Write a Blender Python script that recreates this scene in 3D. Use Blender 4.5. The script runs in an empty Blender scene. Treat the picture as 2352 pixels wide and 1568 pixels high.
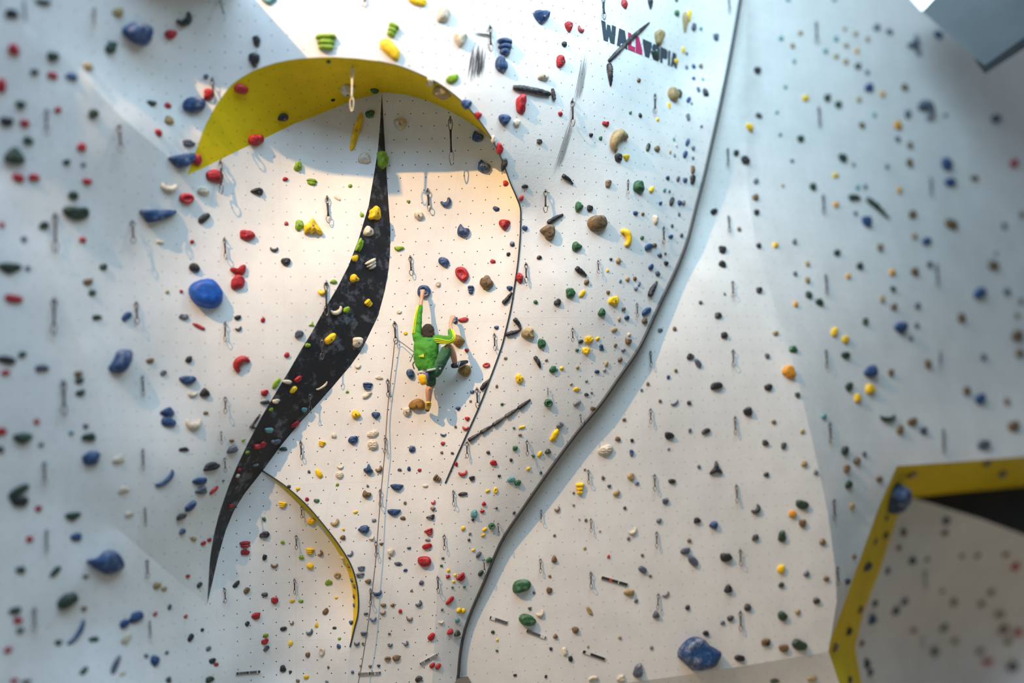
import bpy, bmesh, math, random
import numpy as np
from mathutils import Vector, Matrix, noise
from mathutils.geometry import delaunay_2d_cdt
from mathutils.bvhtree import BVHTree

S = bpy.context.scene
COL = S.collection
# ------------------------------------------------------------------ camera
FPX = 2352.0                       # focal length in pixels of the 2352 wide frame
PITCH, ROLL = math.radians(8.0), 0.045
EYE = Vector((0, 0, 3.7))
fwd = Vector((0, math.cos(PITCH), math.sin(PITCH)))
r0 = Vector((1, 0, 0)); u0 = Vector((0, -math.sin(PITCH), math.cos(PITCH)))
RIGHT = (math.cos(ROLL) * r0 - math.sin(ROLL) * u0).normalized()
UP = (math.sin(ROLL) * r0 + math.cos(ROLL) * u0).normalized()

def P(x, y, d):
    """world point seen at pixel (x, y) at depth d metres from the lens"""
    d = float(d); return EYE + d * (fwd + ((x - 1176) / FPX) * RIGHT - ((y - 784) / FPX) * UP)

cam = bpy.data.cameras.new('camera')
cam.sensor_fit = 'HORIZONTAL'; cam.sensor_width = 72; cam.lens = 72
cam.clip_start = 0.1; cam.clip_end = 200
cam.dof.use_dof = True; cam.dof.focus_distance = 17.15
cam.dof.aperture_fstop = 0.132
camo = bpy.data.objects.new('camera', cam); COL.objects.link(camo)
m = Matrix((RIGHT, UP, -fwd)).transposed().to_4x4(); m.translation = EYE
camo.matrix_world = m
S.camera = camo

# ------------------------------------------------------------------ materials
MATS = {}
def newmat(name):
    mt = bpy.data.materials.new(name); mt.use_nodes = True
    nt = mt.node_tree
    return mt, nt, nt.nodes['Principled BSDF']

def N(nt, typ, **kw):
    n = nt.nodes.new(typ)
    for k, v in kw.items(): setattr(n, k, v)
    return n

def math_n(nt, op, a, b=None, c=None):
    n = nt.nodes.new('ShaderNodeMath'); n.operation = op
    for i, v in enumerate((a, b, c)):
        if v is None: continue
        if isinstance(v, (int, float)): n.inputs[i].default_value = v
        else: nt.links.new(v, n.inputs[i])
    return n.outputs[0]

def plastic(name, col, rough=0.55, var=0.35, chalk=0.0, scale=14.0, bump=0.25, metal=0.0):
    """mottled resin / cloth / metal: base colour with noise, optional chalk dust patches, bump"""
    if name in MATS: return MATS[name]
    mt, nt, b = newmat(name)
    tc = N(nt, 'ShaderNodeTexCoord')
    ns = N(nt, 'ShaderNodeTexNoise'); ns.inputs['Scale'].default_value = scale; ns.inputs['Detail'].default_value = 5
    nt.links.new(tc.outputs['Object'], ns.inputs['Vector'])
    cr = N(nt, 'ShaderNodeValToRGB')
    lo = [c * (1 - var) for c in col]; hi = [min(1, c * (1 + var)) for c in col]
    cr.color_ramp.elements[0].position = 0.3; cr.color_ramp.elements[0].color = (*lo, 1)
    cr.color_ramp.elements[1].position = 0.7; cr.color_ramp.elements[1].color = (*hi, 1)
    nt.links.new(ns.outputs['Fac'], cr.inputs['Fac'])
    out = cr.outputs['Color']
    if chalk > 0:
        n2 = N(nt, 'ShaderNodeTexNoise'); n2.inputs['Scale'].default_value = scale * 0.5; n2.inputs['Detail'].default_value = 8
        n2.inputs['Roughness'].default_value = 0.7
        nt.links.new(tc.outputs['Object'], n2.inputs['Vector'])
        mr = N(nt, 'ShaderNodeMapRange'); mr.inputs[1].default_value = 0.49; mr.inputs[2].default_value = 0.72
        mr.inputs[4].default_value = chalk
        nt.links.new(n2.outputs['Fac'], mr.inputs[0])
        mx = N(nt, 'ShaderNodeMix'); mx.data_type = 'RGBA'
        nt.links.new(mr.outputs[0], mx.inputs[0]); nt.links.new(out, mx.inputs[6])
        mx.inputs[7].default_value = (0.6, 0.58, 0.55, 1)
        out = mx.outputs[2]
    nt.links.new(out, b.inputs['Base Color'])
    b.inputs['Roughness'].default_value = rough; b.inputs['Metallic'].default_value = metal
    if bump:
        bp = N(nt, 'ShaderNodeBump'); bp.inputs['Strength'].default_value = bump; bp.inputs['Distance'].default_value = 0.02
        n3 = N(nt, 'ShaderNodeTexNoise'); n3.inputs['Scale'].default_value = scale * 3; n3.inputs['Detail'].default_value = 3
        nt.links.new(tc.outputs['Object'], n3.inputs['Vector'])
        nt.links.new(n3.outputs['Fac'], bp.inputs['Height']); nt.links.new(bp.outputs[0], b.inputs['Normal'])
    MATS[name] = mt
    return mt

def wallmat(name, col, dots=True, var=0.06, pitch=0.215, seam=True, dotcol=(0.03, 0.03, 0.035), rough=0.75):
    """textured climbing panel paint, bolt holes on a grid (UV in metres), faint seams and rubber scuffing"""
    mt, nt, b = newmat(name)
    uv = N(nt, 'ShaderNodeUVMap'); uv.uv_map = 'UVMap'
    geo = N(nt, 'ShaderNodeTexCoord')
    n1 = N(nt, 'ShaderNodeTexNoise'); n1.inputs['Scale'].default_value = 1.3; n1.inputs['Detail'].default_value = 9; n1.inputs['Roughness'].default_value = 0.65
    nt.links.new(geo.outputs['Object'], n1.inputs['Vector'])
    cr = N(nt, 'ShaderNodeValToRGB')
    cr.color_ramp.elements[0].position = 0.30; cr.color_ramp.elements[0].color = (*[c * (1 - var * 1.6) for c in col], 1)
    cr.color_ramp.elements[1].position = 0.62; cr.color_ramp.elements[1].color = (*[min(1, c * (1 + var * .5)) for c in col], 1)
    nt.links.new(n1.outputs['Fac'], cr.inputs['Fac'])
    out = cr.outputs['Color']
    # fine speckle
    n2 = N(nt, 'ShaderNodeTexNoise'); n2.inputs['Scale'].default_value = 28; n2.inputs['Detail'].default_value = 4
    nt.links.new(geo.outputs['Object'], n2.inputs['Vector'])
    mr = N(nt, 'ShaderNodeMapRange'); mr.inputs[1].default_value = 0.62; mr.inputs[2].default_value = 0.75; mr.inputs[4].default_value = 0.30
    nt.links.new(n2.outputs['Fac'], mr.inputs[0])
    mx = N(nt, 'ShaderNodeMix'); mx.data_type = 'RGBA'
    nt.links.new(mr.outputs[0], mx.inputs[0]); nt.links.new(out, mx.inputs[6]); mx.inputs[7].default_value = (*[c * .6 for c in col], 1)
    out = mx.outputs[2]
    if dots:
        sp = N(nt, 'ShaderNodeSeparateXYZ'); nt.links.new(uv.outputs[0], sp.inputs[0])
        fx = math_n(nt, 'SUBTRACT', math_n(nt, 'FRACT', math_n(nt, 'DIVIDE', sp.outputs[0], pitch)), 0.5)
        fy = math_n(nt, 'SUBTRACT', math_n(nt, 'FRACT', math_n(nt, 'DIVIDE', sp.outputs[1], pitch)), 0.5)
        r2 = math_n(nt, 'ADD', math_n(nt, 'MULTIPLY', fx, fx), math_n(nt, 'MULTIPLY', fy, fy))
        inside = math_n(nt, 'LESS_THAN', r2, (0.0098 / pitch) ** 2)
        if seam:
            big = pitch * 6
            gx = math_n(nt, 'ABSOLUTE', math_n(nt, 'SUBTRACT', math_n(nt, 'FRACT', math_n(nt, 'DIVIDE', sp.outputs[0], big)), 0.5))
            gy = math_n(nt, 'ABSOLUTE', math_n(nt, 'SUBTRACT', math_n(nt, 'FRACT', math_n(nt, 'DIVIDE', sp.outputs[1], big * 2)), 0.5))
            s1 = math_n(nt, 'MULTIPLY', math_n(nt, 'LESS_THAN', gx, 0.0016), 0.16)
            s2 = math_n(nt, 'MULTIPLY', math_n(nt, 'LESS_THAN', gy, 0.0010), 0.16)
            inside = math_n(nt, 'MAXIMUM', inside, math_n(nt, 'MAXIMUM', s1, s2))
        m2 = N(nt, 'ShaderNodeMix'); m2.data_type = 'RGBA'
        nt.links.new(inside, m2.inputs[0]); nt.links.new(out, m2.inputs[6]); m2.inputs[7].default_value = (*dotcol, 1)
        out = m2.outputs[2]
    nt.links.new(out, b.inputs['Base Color'])
    b.inputs['Roughness'].default_value = rough
    b.inputs['Specular IOR Level'].default_value = 0.25
    bp = N(nt, 'ShaderNodeBump'); bp.inputs['Strength'].default_value = 0.25; bp.inputs['Distance'].default_value = 0.01
    nt.links.new(n2.outputs['Fac'], bp.inputs['Height']); nt.links.new(bp.outputs[0], b.inputs['Normal'])
    MATS[name] = mt
    return mt

WHITE = wallmat('white_panel', (0.72, 0.71, 0.69))
WHITE3 = wallmat('white_panel_bulge', (0.72, 0.71, 0.69), dotcol=(0.14, 0.14, 0.15))
WHITE4 = wallmat('white_panel_left', (0.72, 0.71, 0.69), dotcol=(0.30, 0.30, 0.30))
WHITE2 = wallmat('white_panel_plain', (0.72, 0.71, 0.69), dotcol=(0.34, 0.33, 0.32))
YELLOW = wallmat('yellow_panel', (0.70, 0.51, 0.006), var=0.10, seam=False, dotcol=(0.12, 0.09, 0.01))
# black panel: chalky hand marks
def blackmat():
    mt, nt, b = newmat('black_panel')
    geo = N(nt, 'ShaderNodeTexCoord')
    n1 = N(nt, 'ShaderNodeTexNoise'); n1.inputs['Scale'].default_value = 5.0; n1.inputs['Detail'].default_value = 10; n1.inputs['Roughness'].default_value = 0.68
    nt.links.new(geo.outputs['Object'], n1.inputs['Vector'])
    cr = N(nt, 'ShaderNodeValToRGB')
    cr.color_ramp.elements[0].position = 0.52; cr.color_ramp.elements[0].color = (0.013, 0.014, 0.019, 1)
    cr.color_ramp.elements[1].position = 0.76; cr.color_ramp.elements[1].color = (0.22, 0.23, 0.27, 1)
    nt.links.new(n1.outputs['Fac'], cr.inputs['Fac'])
    nt.links.new(cr.outputs[0], b.inputs['Base Color']); b.inputs['Roughness'].default_value = 0.6
    MATS['black_panel'] = mt
    return mt
BLACK = blackmat()
TRIM = plastic('dark_edge', (0.035, 0.037, 0.04), rough=0.5, var=0.15, bump=0)
GREYMETAL = plastic('grey_beam', (0.16, 0.18, 0.19), rough=0.5, var=0.1, scale=1.5, bump=0)
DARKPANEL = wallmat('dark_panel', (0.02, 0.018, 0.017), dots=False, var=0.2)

# ------------------------------------------------------------------ object helpers
def finish(bm, name, mats, parent=None, smooth=True, loc=None):
    me = bpy.data.meshes.new(name)
    bm.normal_update(); bm.to_mesh(me); bm.free()
    if smooth:
        for p in me.polygons: p.use_smooth = True
    for mt in (mats if isinstance(mats, (list, tuple)) else [mats]): me.materials.append(mt)
    o = bpy.data.objects.new(name, me); COL.objects.link(o)
    if parent is not None:
        o.parent = parent
        o.matrix_parent_inverse = Matrix.Identity(4)
    return o

def tag(o, label, cat, group=None, kind=None):
    o['label'] = label; o['category'] = cat
    if group: o['group'] = group
    if kind: o['kind'] = kind
    return o

def structure(o):
    o['kind'] = 'structure'; return o

def recentre(o, parent_obj=None):
    """moves a top-level mesh's origin to its geometry centre (vertices were written in world space)"""
    me = o.data
    n = len(me.vertices); a = np.empty(n * 3); me.vertices.foreach_get('co', a); a = a.reshape(-1, 3)
    c = (a.min(0) + a.max(0)) / 2
    me.vertices.foreach_set('co', (a - c).ravel()); o.location = Vector(c)
    return Vector(c)

def tube(bm, pts, rad, sides=8, cap=True):
    """swept tube through pts; rad a number or a list"""
    pts = [Vector(p) for p in pts]; n = len(pts)
    rings = []
    up = None
    for i, p in enumerate(pts):
        t = (pts[min(i + 1, n - 1)] - pts[max(i - 1, 0)]).normalized()
        if up is None:
            up = t.orthogonal().normalized()
        else:
            up = (up - t * up.dot(t))
            up = up.normalized() if up.length > 1e-6 else t.orthogonal().normalized()
        w = t.cross(up)
        r = rad[i] if isinstance(rad, (list, tuple)) else rad
        rings.append([bm.verts.new(p + r * (math.cos(a) * up + math.sin(a) * w)) for a in [2 * math.pi * k / sides for k in range(sides)]])
    for a, b in zip(rings, rings[1:]):
        for k in range(sides):
            bm.faces.new((a[k], a[(k + 1) % sides], b[(k + 1) % sides], b[k]))
    if cap:
        bm.faces.new(rings[0][::-1]); bm.faces.new(rings[-1])

def resample(pl, n):
    pl = [Vector(p) for p in pl]
    L = [0]
    for a, b in zip(pl, pl[1:]): L.append(L[-1] + (b - a).length)
    out = []; j = 0
    for i in range(n):
        s = L[-1] * i / (n - 1)
        while j < len(pl) - 2 and L[j + 1] < s: j += 1
        t = (s - L[j]) / max(1e-9, L[j + 1] - L[j])
        out.append(pl[j].lerp(pl[j + 1], min(1, max(0, t))))
    return out

def smoothline(pl, n):
    """Catmull-Rom through points (any dimension as Vector), n samples"""
    pl = [Vector(p) for p in pl]
    dense = []
    for i in range(len(pl) - 1):
        p0 = pl[max(i - 1, 0)]; p1 = pl[i]; p2 = pl[i + 1]; p3 = pl[min(i + 2, len(pl) - 1)]
        for k in range(10):
            t = k / 10
            dense.append(0.5 * ((2 * p1) + (p2 - p0) * t + (2 * p0 - 5 * p1 + 4 * p2 - p3) * t * t + (3 * p1 - p0 - 3 * p2 + p3) * t ** 3))
    dense.append(pl[-1])
    return resample(dense, n)
# ------------------------------------------------------------------ the climbing wall
# Lines (x, y, depth in metres) where two sheets of the wall meet or end.
RIM = [(430,402,15.8),(445,360,15.83),(470,290,15.8),(498,238,15.77),(530,195,15.74),(555,177,15.72),(580,163,15.70),(605,153,15.69),(630,145,15.68),(660,138.5,15.67),(690,134,15.66),(730,131.5,15.66),(770,131,15.67),(820,134,15.70),(868,140,15.76),
       (916,151,15.84),(957,167,15.95),(1000,187,16.03),(1030,207,16.09),(1060,232,16.15),(1085,258,16.23),(1107,285,16.31),(1127,315,16.4),(1143,345,16.5),(1158,380,16.62),(1172,420,16.76),(1186,452,16.88),(1196,484,17.0)]
EDGE = [(1196,484,17.0),(1195,540,17.02),(1190,600,17.04),(1184,642,17.05),(1174,706,17.07),(1161,762,17.09),(1151,800,17.1),(1125,871,17.11),(1100,935,17.13),(1069,1004,17.15),(1044,1060,17.17),(1023,1109,17.2)]
INNER_L = [(430,402,15.8),(470,384,15.98),(510,364,16.13),(555,342,16.28),(600,321,16.43),(676,284,16.68),(753,254,16.95),(804,233,17.1),(842,221,17.2),(877,212,17.3)]
INNER_R = [(877,212,17.3),(932,217,17.32),(983,231,17.34),(1034,255,17.35),(1072,277,17.36),(1108,302,17.36),(1133,325,17.35),(1156,370,17.33),(1169,400,17.3),(1183,440,17.22),(1196,484,17.15)]
BLK_L = [(877,212,17.3),(874,270,17.24),(868,344,17.15),(859,400,17.05),(847,471,16.95),(824,548,16.86),(801,609,16.8),(776,658,16.75),(745,711,16.7),(715,765,16.66),(692,802,16.63),(664,851,16.58),(633,902,16.54),(600,958,16.5),(566,1024,16.5),(543,1073,16.5),(525,1116,16.5),(503,1180,16.5),(490,1232,16.48),(482,1283,16.45),(478,1347,16.42),(476,1387,16.4)]
BLK_R1 = [(877,212,17.3),(882,300,17.3),(888,400,17.3),(893,477,17.3),(897,528,17.3),(896,579,17.3),(893,617,17.3),(884,668,17.28),(868,727,17.25),(842,780,17.22),(831,803,17.2),(804,841,17.18),(763,889,17.15),(722,935,17.12),(684,976,17.08),(646,1022,17.04),(603,1081,17.0)]
BLK_R2 = [(603,1081,17.0),(561,1134,16.98),(536,1175,16.93),(518,1219,16.85),(500,1283,16.7),(487,1341,16.55),(476,1387,16.4)]
CRES_O = [(603,1081,17.0),(646,1109,16.98),(677,1134,16.96),(710,1166,16.94),(748,1211,16.92),(779,1252,16.91),(804,1293,16.9),(817,1331,16.9),(823,1372,16.9),(822,1410,16.92),(814,1443,16.95),(804,1485,16.98)]
CRES_I = [(603,1081,17.0),(640,1110,17.05),(668,1138,17.1),(702,1171,17.16),(738,1206,17.24),(763,1245,17.3),(784,1280,17.34),(799,1313,17.35),(808,1347,17.32),(812,1385,17.25),(811,1423,17.14),(804,1485,16.98)]
CREST = [(-190,-160,12.4),(-60,-55,13.4),(38,33,13.7),(115,102,14.0),(179,163,14.3),(212,199,14.45),(255,245,14.7),(293,281,14.9),(332,314,15.15),(383,357,15.5),(430,402,15.8)]
CL = [(-190,300,13.4),(-5,400,14.05),(15,450,14.12),(61,515,14.3),(97,578,14.42),(143,680,14.6),(178,782,14.75),(196,815,14.8),(230,927,14.92),(255,1030,15.0),(263,1119,15.05),(260,1206,15.1)]
LL = [(260,1206,15.1),(306,1245,15.3),(345,1278,15.55),(383,1311,15.8),(434,1354,16.15),(476,1387,16.4),(500,1428,16.46),(523,1487,16.46),(536,1525,16.43),(540,1568,16.4),(545,1660,16.35)]
LLF = [(260,1206,15.1),(191,1316,14.72),(110,1435,14.36),(38,1538,14.0),(-5,1600,13.8),(-60,1680,13.6)]
ER = [(1716,-100,19.8),(1700,0,19.6),(1680,115,19.35),(1657,230,19.1),(1634,332,18.9),(1618,402,18.75),(1600,469,18.6),(1580,548,18.4),(1557,609,18.25),(1526,675,18.05),(1501,729,17.92),(1468,799,17.78),(1419,871,17.68),(1378,930,17.62),(1327,991,17.58),(1276,1060,17.54),(1233,1121,17.51),(1198,1172,17.49),(1151,1244,17.47),(1113,1334,17.45),(1085,1397,17.43),(1067,1448,17.41),(1057,1500,17.4),(1053,1546,17.38),(1050,1570,17.37),(1046,1660,17.35)]
FLAT = [(1023,1109,17.2),(1015,1180,17.18),(1010,1260,17.16),(1005,1340,17.14),(1000,1420,17.13),(996,1500,17.13),(992,1580,17.13),(990,1660,17.13)]   # bulge runs smoothly into the centre sheet

class TPS:
    """thin plate spline of inverse depth over picture coordinates (planes stay planes)"""
    def __init__(self, pts):
        seen = {}
        for x, y, d in pts: seen[(round(x), round(y))] = d
        a = np.array([(x, y) for x, y in seen], float) / 1000; f = np.array([1 / d for d in seen.values()])
        n = len(a)
        K = self.phi(np.linalg.norm(a[:, None] - a[None], axis=2))
        Pm = np.hstack([np.ones((n, 1)), a])
        A = np.zeros((n + 3, n + 3)); A[:n, :n] = K + np.eye(n) * 1e-9; A[:n, n:] = Pm; A[n:, :n] = Pm.T
        self.w = np.linalg.solve(A, np.concatenate([f, np.zeros(3)])); self.a = a
    @staticmethod
    def phi(r):
        return np.where(r > 1e-9, r * r * np.log(np.maximum(r, 1e-9)), 0.0)
    def __call__(self, xy):
        xy = np.atleast_2d(np.array(xy, float)) / 1000
        K = self.phi(np.linalg.norm(xy[:, None] - self.a[None], axis=2))
        return 1 / (K @ self.w[:-3] + self.w[-3] + xy @ self.w[-2:])

def densify(pl, step=14):
    out = []
    for a, b in zip(pl, pl[1:]):
        n = max(1, int(math.hypot(b[0] - a[0], b[1] - a[1]) / step))
        for k in range(n):
            t = k / n
            out.append((a[0] + (b[0] - a[0]) * t, a[1] + (b[1] - a[1]) * t, 1 / ((1 - t) / a[2] + t / b[2])))
    out.append(pl[-1])
    return out

def pip(x, y, poly):
    c = False; j = len(poly) - 1
    for i in range(len(poly)):
        xi, yi = poly[i]; xj, yj = poly[j]
        if (yi > y) != (yj > y) and x < (xj - xi) * (y - yi) / (yj - yi) + xi: c = not c
        j = i
    return c

SURF = []          # (object name, verts, tris) of every wall sheet for the placing rays
def sheet(name, loops, inner, mat, step=20, shear=0.0, kind='structure'):
    """one sheet of the wall: closed outline from lines with depths, depth inside by spline"""
    out = []; edge_pts = []
    for lp in loops:
        d = densify(lp)
        if out and math.hypot(out[-1][0] - d[0][0], out[-1][1] - d[0][1]) < 1: d = d[1:]
        out += d
        edge_pts += lp
    if math.hypot(out[-1][0] - out[0][0], out[-1][1] - out[0][1]) < 1: out.pop()
    f = TPS(edge_pts + list(inner))
    poly = [(x, y) for x, y, _ in out]
    xs = [p[0] for p in poly]; ys = [p[1] for p in poly]
    pts = list(poly); ds = [d for _, _, d in out]; nb = len(poly)
    grid = []
    y = min(ys) + step / 2; row = 0
    while y < max(ys):
        x = min(xs) + (step / 2 if row % 2 else step)
        while x < max(xs):
            if pip(x, y, poly) and min((x - a) ** 2 + (y - b) ** 2 for a, b in poly) > (step * .55) ** 2: grid.append((x, y))
            x += step
        y += step; row += 1
    if grid:
        pts += grid; ds += list(f(grid))
    r = delaunay_2d_cdt([Vector(p) for p in pts], [(i, (i + 1) % nb) for i in range(nb)], [], 1, 1e-4)
    v2, faces, orig = r[0], r[2], r[3]
    bm = bmesh.new()
    uvl = bm.loops.layers.uv.new('UVMap')
    w = []
    for i, v in enumerate(v2):
        o = orig[i][0] if orig[i] else None
        d = ds[o] if o is not None else float(f([tuple(v)])[0])
        w.append(P(v[0], v[1], d))
    vs = [bm.verts.new(p) for p in w]
    tris = []
    for fc in faces:
        a, b, c = (w[i] for i in fc[:3])
        if (b - a).cross(c - a).dot(a - EYE) > 0: fc = list(fc)[::-1]
        try: bm.faces.new([vs[i] for i in fc])
        except ValueError: continue
        tris.append(tuple(fc[:3]))
    nrm = Vector()
    for t in tris:
        nrm += (w[t[1]] - w[t[0]]).cross(w[t[2]] - w[t[0]])
    hu = Vector((0, 0, 1)).cross(nrm).normalized()
    for fc in bm.faces:
        for l in fc.loops:
            u = l.vert.co.dot(hu); v = l.vert.co.z
            l[uvl].uv = (u + shear * v, v)
    SURF.append((name, w, tris))
    o = finish(bm, name, mat)
    if kind == 'structure': structure(o)
    return o

def strip(name, la, lb, mat, n=70, across=5):
    """riser between two lines"""
    A = resample([P(*p) for p in densify(la, 6)], n); B = resample([P(*p) for p in densify(lb, 6)], n)
    bm = bmesh.new(); uvl = bm.loops.layers.uv.new('UVMap')
    rows = [[bm.verts.new(a.lerp(b, k / across)) for k in range(across + 1)] for a, b in zip(A, B)]
    w = []; tris = []
    s = [0]
    for a, b in zip(A, A[1:]): s.append(s[-1] + (b - a).length)
    for i in range(n - 1):
        for k in range(across):
            q = [rows[i][k], rows[i][k + 1], rows[i + 1][k + 1], rows[i + 1][k]]
            c = q[0].co; nn = (q[1].co - q[3].co).cross(q[2].co - q[0].co)
            if nn.dot(c - EYE) < 0: q = q[::-1]
            try: fc = bm.faces.new(q[::-1])
            except ValueError: continue
    idx = {}
    bm.verts.index_update(); bm.faces.ensure_lookup_table()
    for i, r in enumerate(rows):
        for k, v in enumerate(r): idx[v] = (s[i], (A[i] - B[i]).length * k / across)
    for fc in bm.faces:
        for l in fc.loops: l[uvl].uv = idx[l.vert]
        ii = [v.index for v in fc.verts]
        tris.append((ii[0], ii[1], ii[2])); tris.append((ii[0], ii[2], ii[3]))
    w = [v.co.copy() for v in bm.verts]
    SURF.append((name, w, tris))
    return structure(finish(bm, name, mat))

def rv(l): return l[::-1]
# main bulging sheet with the upper corner panel
sheet('wall_front', [RIM, EDGE, FLAT, [FLAT[-1], ER[-1]], rv(ER), [ER[0], (1300,-100,17.2),(1000,-100,15.95),(800,-100,15.75),(600,-100,15.5),(450,-100,15.05),(300,-100,14.45),(150,-130,13.7),(0,-150,13.15),(-190,-160,12.4)], CREST],
      [(320,170,15.1),(440,100,15.44),(320,70,14.85),(400,240,15.54),(450,10,15.28),(700,30,15.58),(560,80,15.58),(1000,80,15.98),(1250,150,16.7),(1450,150,17.75),(1590,150,19.1),(1300,450,17.15),(1450,450,17.65),(1280,650,17.12),(1400,700,17.45),(1250,850,17.2),(1340,850,17.42),(1200,1000,17.25),(1120,1150,17.27),
       (975,1180,17.17),(970,1340,17.13),(960,1500,17.12)], WHITE3, shear=0.10)
# recessed centre sheet with the climber
sheet('wall_center', [INNER_R, EDGE[:1], [(a, b, c + max(0, .15 - .15 * (b - 484) / 625)) for a, b, c in EDGE], FLAT, [FLAT[-1], (790,1660,16.95)], [(790,1660,16.95),(798,1570,16.96), (804,1485,16.98)], rv(CRES_O), rv(BLK_R1)],
      [(980,300,17.33),(980,500,17.3),(1100,500,17.3),(980,800,17.25),(1080,760,17.24),(980,1000,17.2),(850,1000,17.16),(800,1120,17.05),(900,1300,17.05),(900,1500,17.05),
       (1050,1180,17.2),(1050,1340,17.18),(1040,1500,17.17)], WHITE, shear=-0.2)
sheet('wall_left', [INNER_L, BLK_L, rv(LL[:6]), rv(CL), [CL[0], (-190,-160,12.4)], CREST],
      [(300,600,15.45),(480,600,16.15),(640,500,16.65),(760,400,16.95),(350,900,15.65),(450,1150,16.05),(150,350,14.45),(550,850,16.3)], WHITE4, shear=0.05)
sheet('wall_corner_left', [CL, LLF, [LLF[-1], (-190,1680,13.3), CL[0]]],
      [(-100,900,13.75),(50,900,14.28),(110,1150,14.52)], WHITE2)
sheet('wall_lower_left', [LL, [LL[-1], (300,1670,14.5), LLF[-1]], rv(LLF)],
      [(300,1450,15.12),(400,1500,15.68),(330,1330,15.4),(200,1450,14.75)], WHITE2)
sheet('wall_lower_center', [BLK_R2, LL[5:], [LL[-1], (790,1660,16.95)], [(790,1660,16.95),(798,1570,16.96),(804,1485,16.98)], rv(CRES_I)],
      [(650,1250,17.15),(650,1400,17.2),(620,1540,17.05),(720,1500,17.1)], WHITE)
strip('wall_yellow_soffit', RIM, INNER_L + INNER_R[1:], YELLOW, n=110, across=8)
strip('wall_black_stripe', BLK_L, BLK_R1 + BLK_R2[1:], BLACK, n=110, across=8)
strip('wall_yellow_crescent', CRES_O, CRES_I, YELLOW, n=60)
# right-hand wall behind the bulge
CR = [(1716,-100,20.2),(1716,420,19.4),(1735,560,19.1),(1775,690,18.95),(1830,860,18.85),(1872,1040,18.87),(1902,1180,18.92),(1918,1300,18.97),(1922,1380,19.0),(1903,1496,19.0)]
KICK = [(1040,1660,17.5),(1140,1640,17.58),(1300,1605,17.78),(1440,1568,18.05),(1600,1546,18.35),(1750,1522,18.65),(1903,1496,19.0)]
sheet('wall_right', [[(1000,1660,17.42),(1000,1400,17.42),(1060,1300,17.5),(1180,1080,17.6),(1400,800,17.86),(1520,560,18.5),(1600,300,19.05),(1640,-100,19.95),(1716,-100,20.2)], CR, rv(KICK), [KICK[0], (1000,1660,17.42)]],
      [(1300,1170,17.78),(1170,1450,17.58),(1420,1000,17.9),(1540,820,18.1),(1620,640,18.5),(1500,1300,18.15),(1650,1000,18.4),(1750,1300,18.65)], WHITE2, shear=0.08)
LINT_F = [(2060,1070,20.2),(2200,1060,21.2),(2420,1043,22.9)]
JAMB_F = [(2060,1070,20.2),(2042,1110,20.05),(2017,1168,19.9),(1971,1296,19.55),(1930,1410,19.25),(1897,1497,19.0),(1930,1575,19.2),(1950,1660,19.3)]
sheet('wall_far_right', [rv(CR), [(1716,-100,20.2),(2005,-100,21.9),(2118,24,22.5),(2300,60,23.7),(2600,60,26.0),(2600,1030,24.6),(2420,1043,22.9)], rv(LINT_F), JAMB_F[:6], [JAMB_F[5], CR[-1]]],
      [(2000,300,21.3),(2000,700,20.4),(2300,500,23.2),(2300,900,22.6),(1950,1000,19.5)], WHITE2, shear=0.05)
LINT_B = [(2092,1142,22.2),(2230,1128,22.9),(2420,1110,24.3)]
JAMB_B = [(2092,1142,22.2),(2061,1188,21.9),(2022,1308,21.4),(1982,1410,21.0),(1964,1487,20.7),(1980,1575,20.8),(1998,1660,20.9)]
strip('wall_yellow_lintel', LINT_F, LINT_B, YELLOW, n=20)
strip('wall_yellow_jamb', JAMB_F, JAMB_B, YELLOW, n=40)
SOF_B = [(2092,1142,22.2),(2120,1150,22.35),(2250,1190,22.9),(2352,1228,23.4),(2430,1256,23.7)]
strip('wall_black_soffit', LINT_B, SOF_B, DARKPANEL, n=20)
sheet('wall_alcove', [rv(JAMB_B), SOF_B, [SOF_B[-1], (2430,1660,28), JAMB_B[-1]]], [(2200,1400,24.6),(2100,1500,24.0),(2300,1300,24.2)], WHITE2)
sheet('wall_kick_panel', [KICK, [KICK[-1], JAMB_F[6], JAMB_F[7]], [JAMB_F[7], (1600,1720,18.8), (1300,1720,18.2), KICK[0]]], [(1700,1600,18.8)], WHITE2)
# returns that close the sheets' edges
strip('wall_prow_return', ER, [(x - 14, y - 3, d + (.12 + .9 * max(0, (1200 - y) / 1300))) for x, y, d in ER], TRIM, n=60, across=2)
strip('wall_edge_return', EDGE, [(x - 1.5, y, c + max(0.004, .15 - .15 * (y - 484) / 625)) for x, y, c in EDGE], TRIM, n=40, across=1)

bmx = bmesh.new(); tube(bmx, smoothline([P(x, y, d - .01) for x, y, d in ER], 90), [.026 + .010 * (1 - i / 89) for i in range(90)], 8)
structure(finish(bmx, 'trim_1', TRIM))
bmx = bmesh.new(); tube(bmx, smoothline([P(x, y, d - .005) for x, y, d in RIM[14:] + EDGE[1:]], 120), [.006 + .008 * min(1, i / 60) for i in range(120)], 6)
structure(finish(bmx, 'trim_2', TRIM))
bmx = bmesh.new(); tube(bmx, smoothline([P(x, y, d - .003) for x, y, d in CRES_O], 60), .013, 6)
structure(finish(bmx, 'trim_3', TRIM))
# corner of the padded floor seen at the foot of the bulge
bmx = bmesh.new()
fz = P(1053, 1556, 17.4).z
c0 = P(1053, 1556, 17.4)
vs = [bmx.verts.new(c0 + Vector(v)) for v in ((0, .05, 0), (-.2, -2.5, 0), (.5, -2.5, 0), (.16, .08, 0))]
bmx.faces.new(vs)
FLOORM = plastic('floor_mat', (0.10, 0.085, 0.07), rough=0.8, var=0.1, scale=2)
structure(finish(bmx, 'floor', FLOORM))

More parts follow.
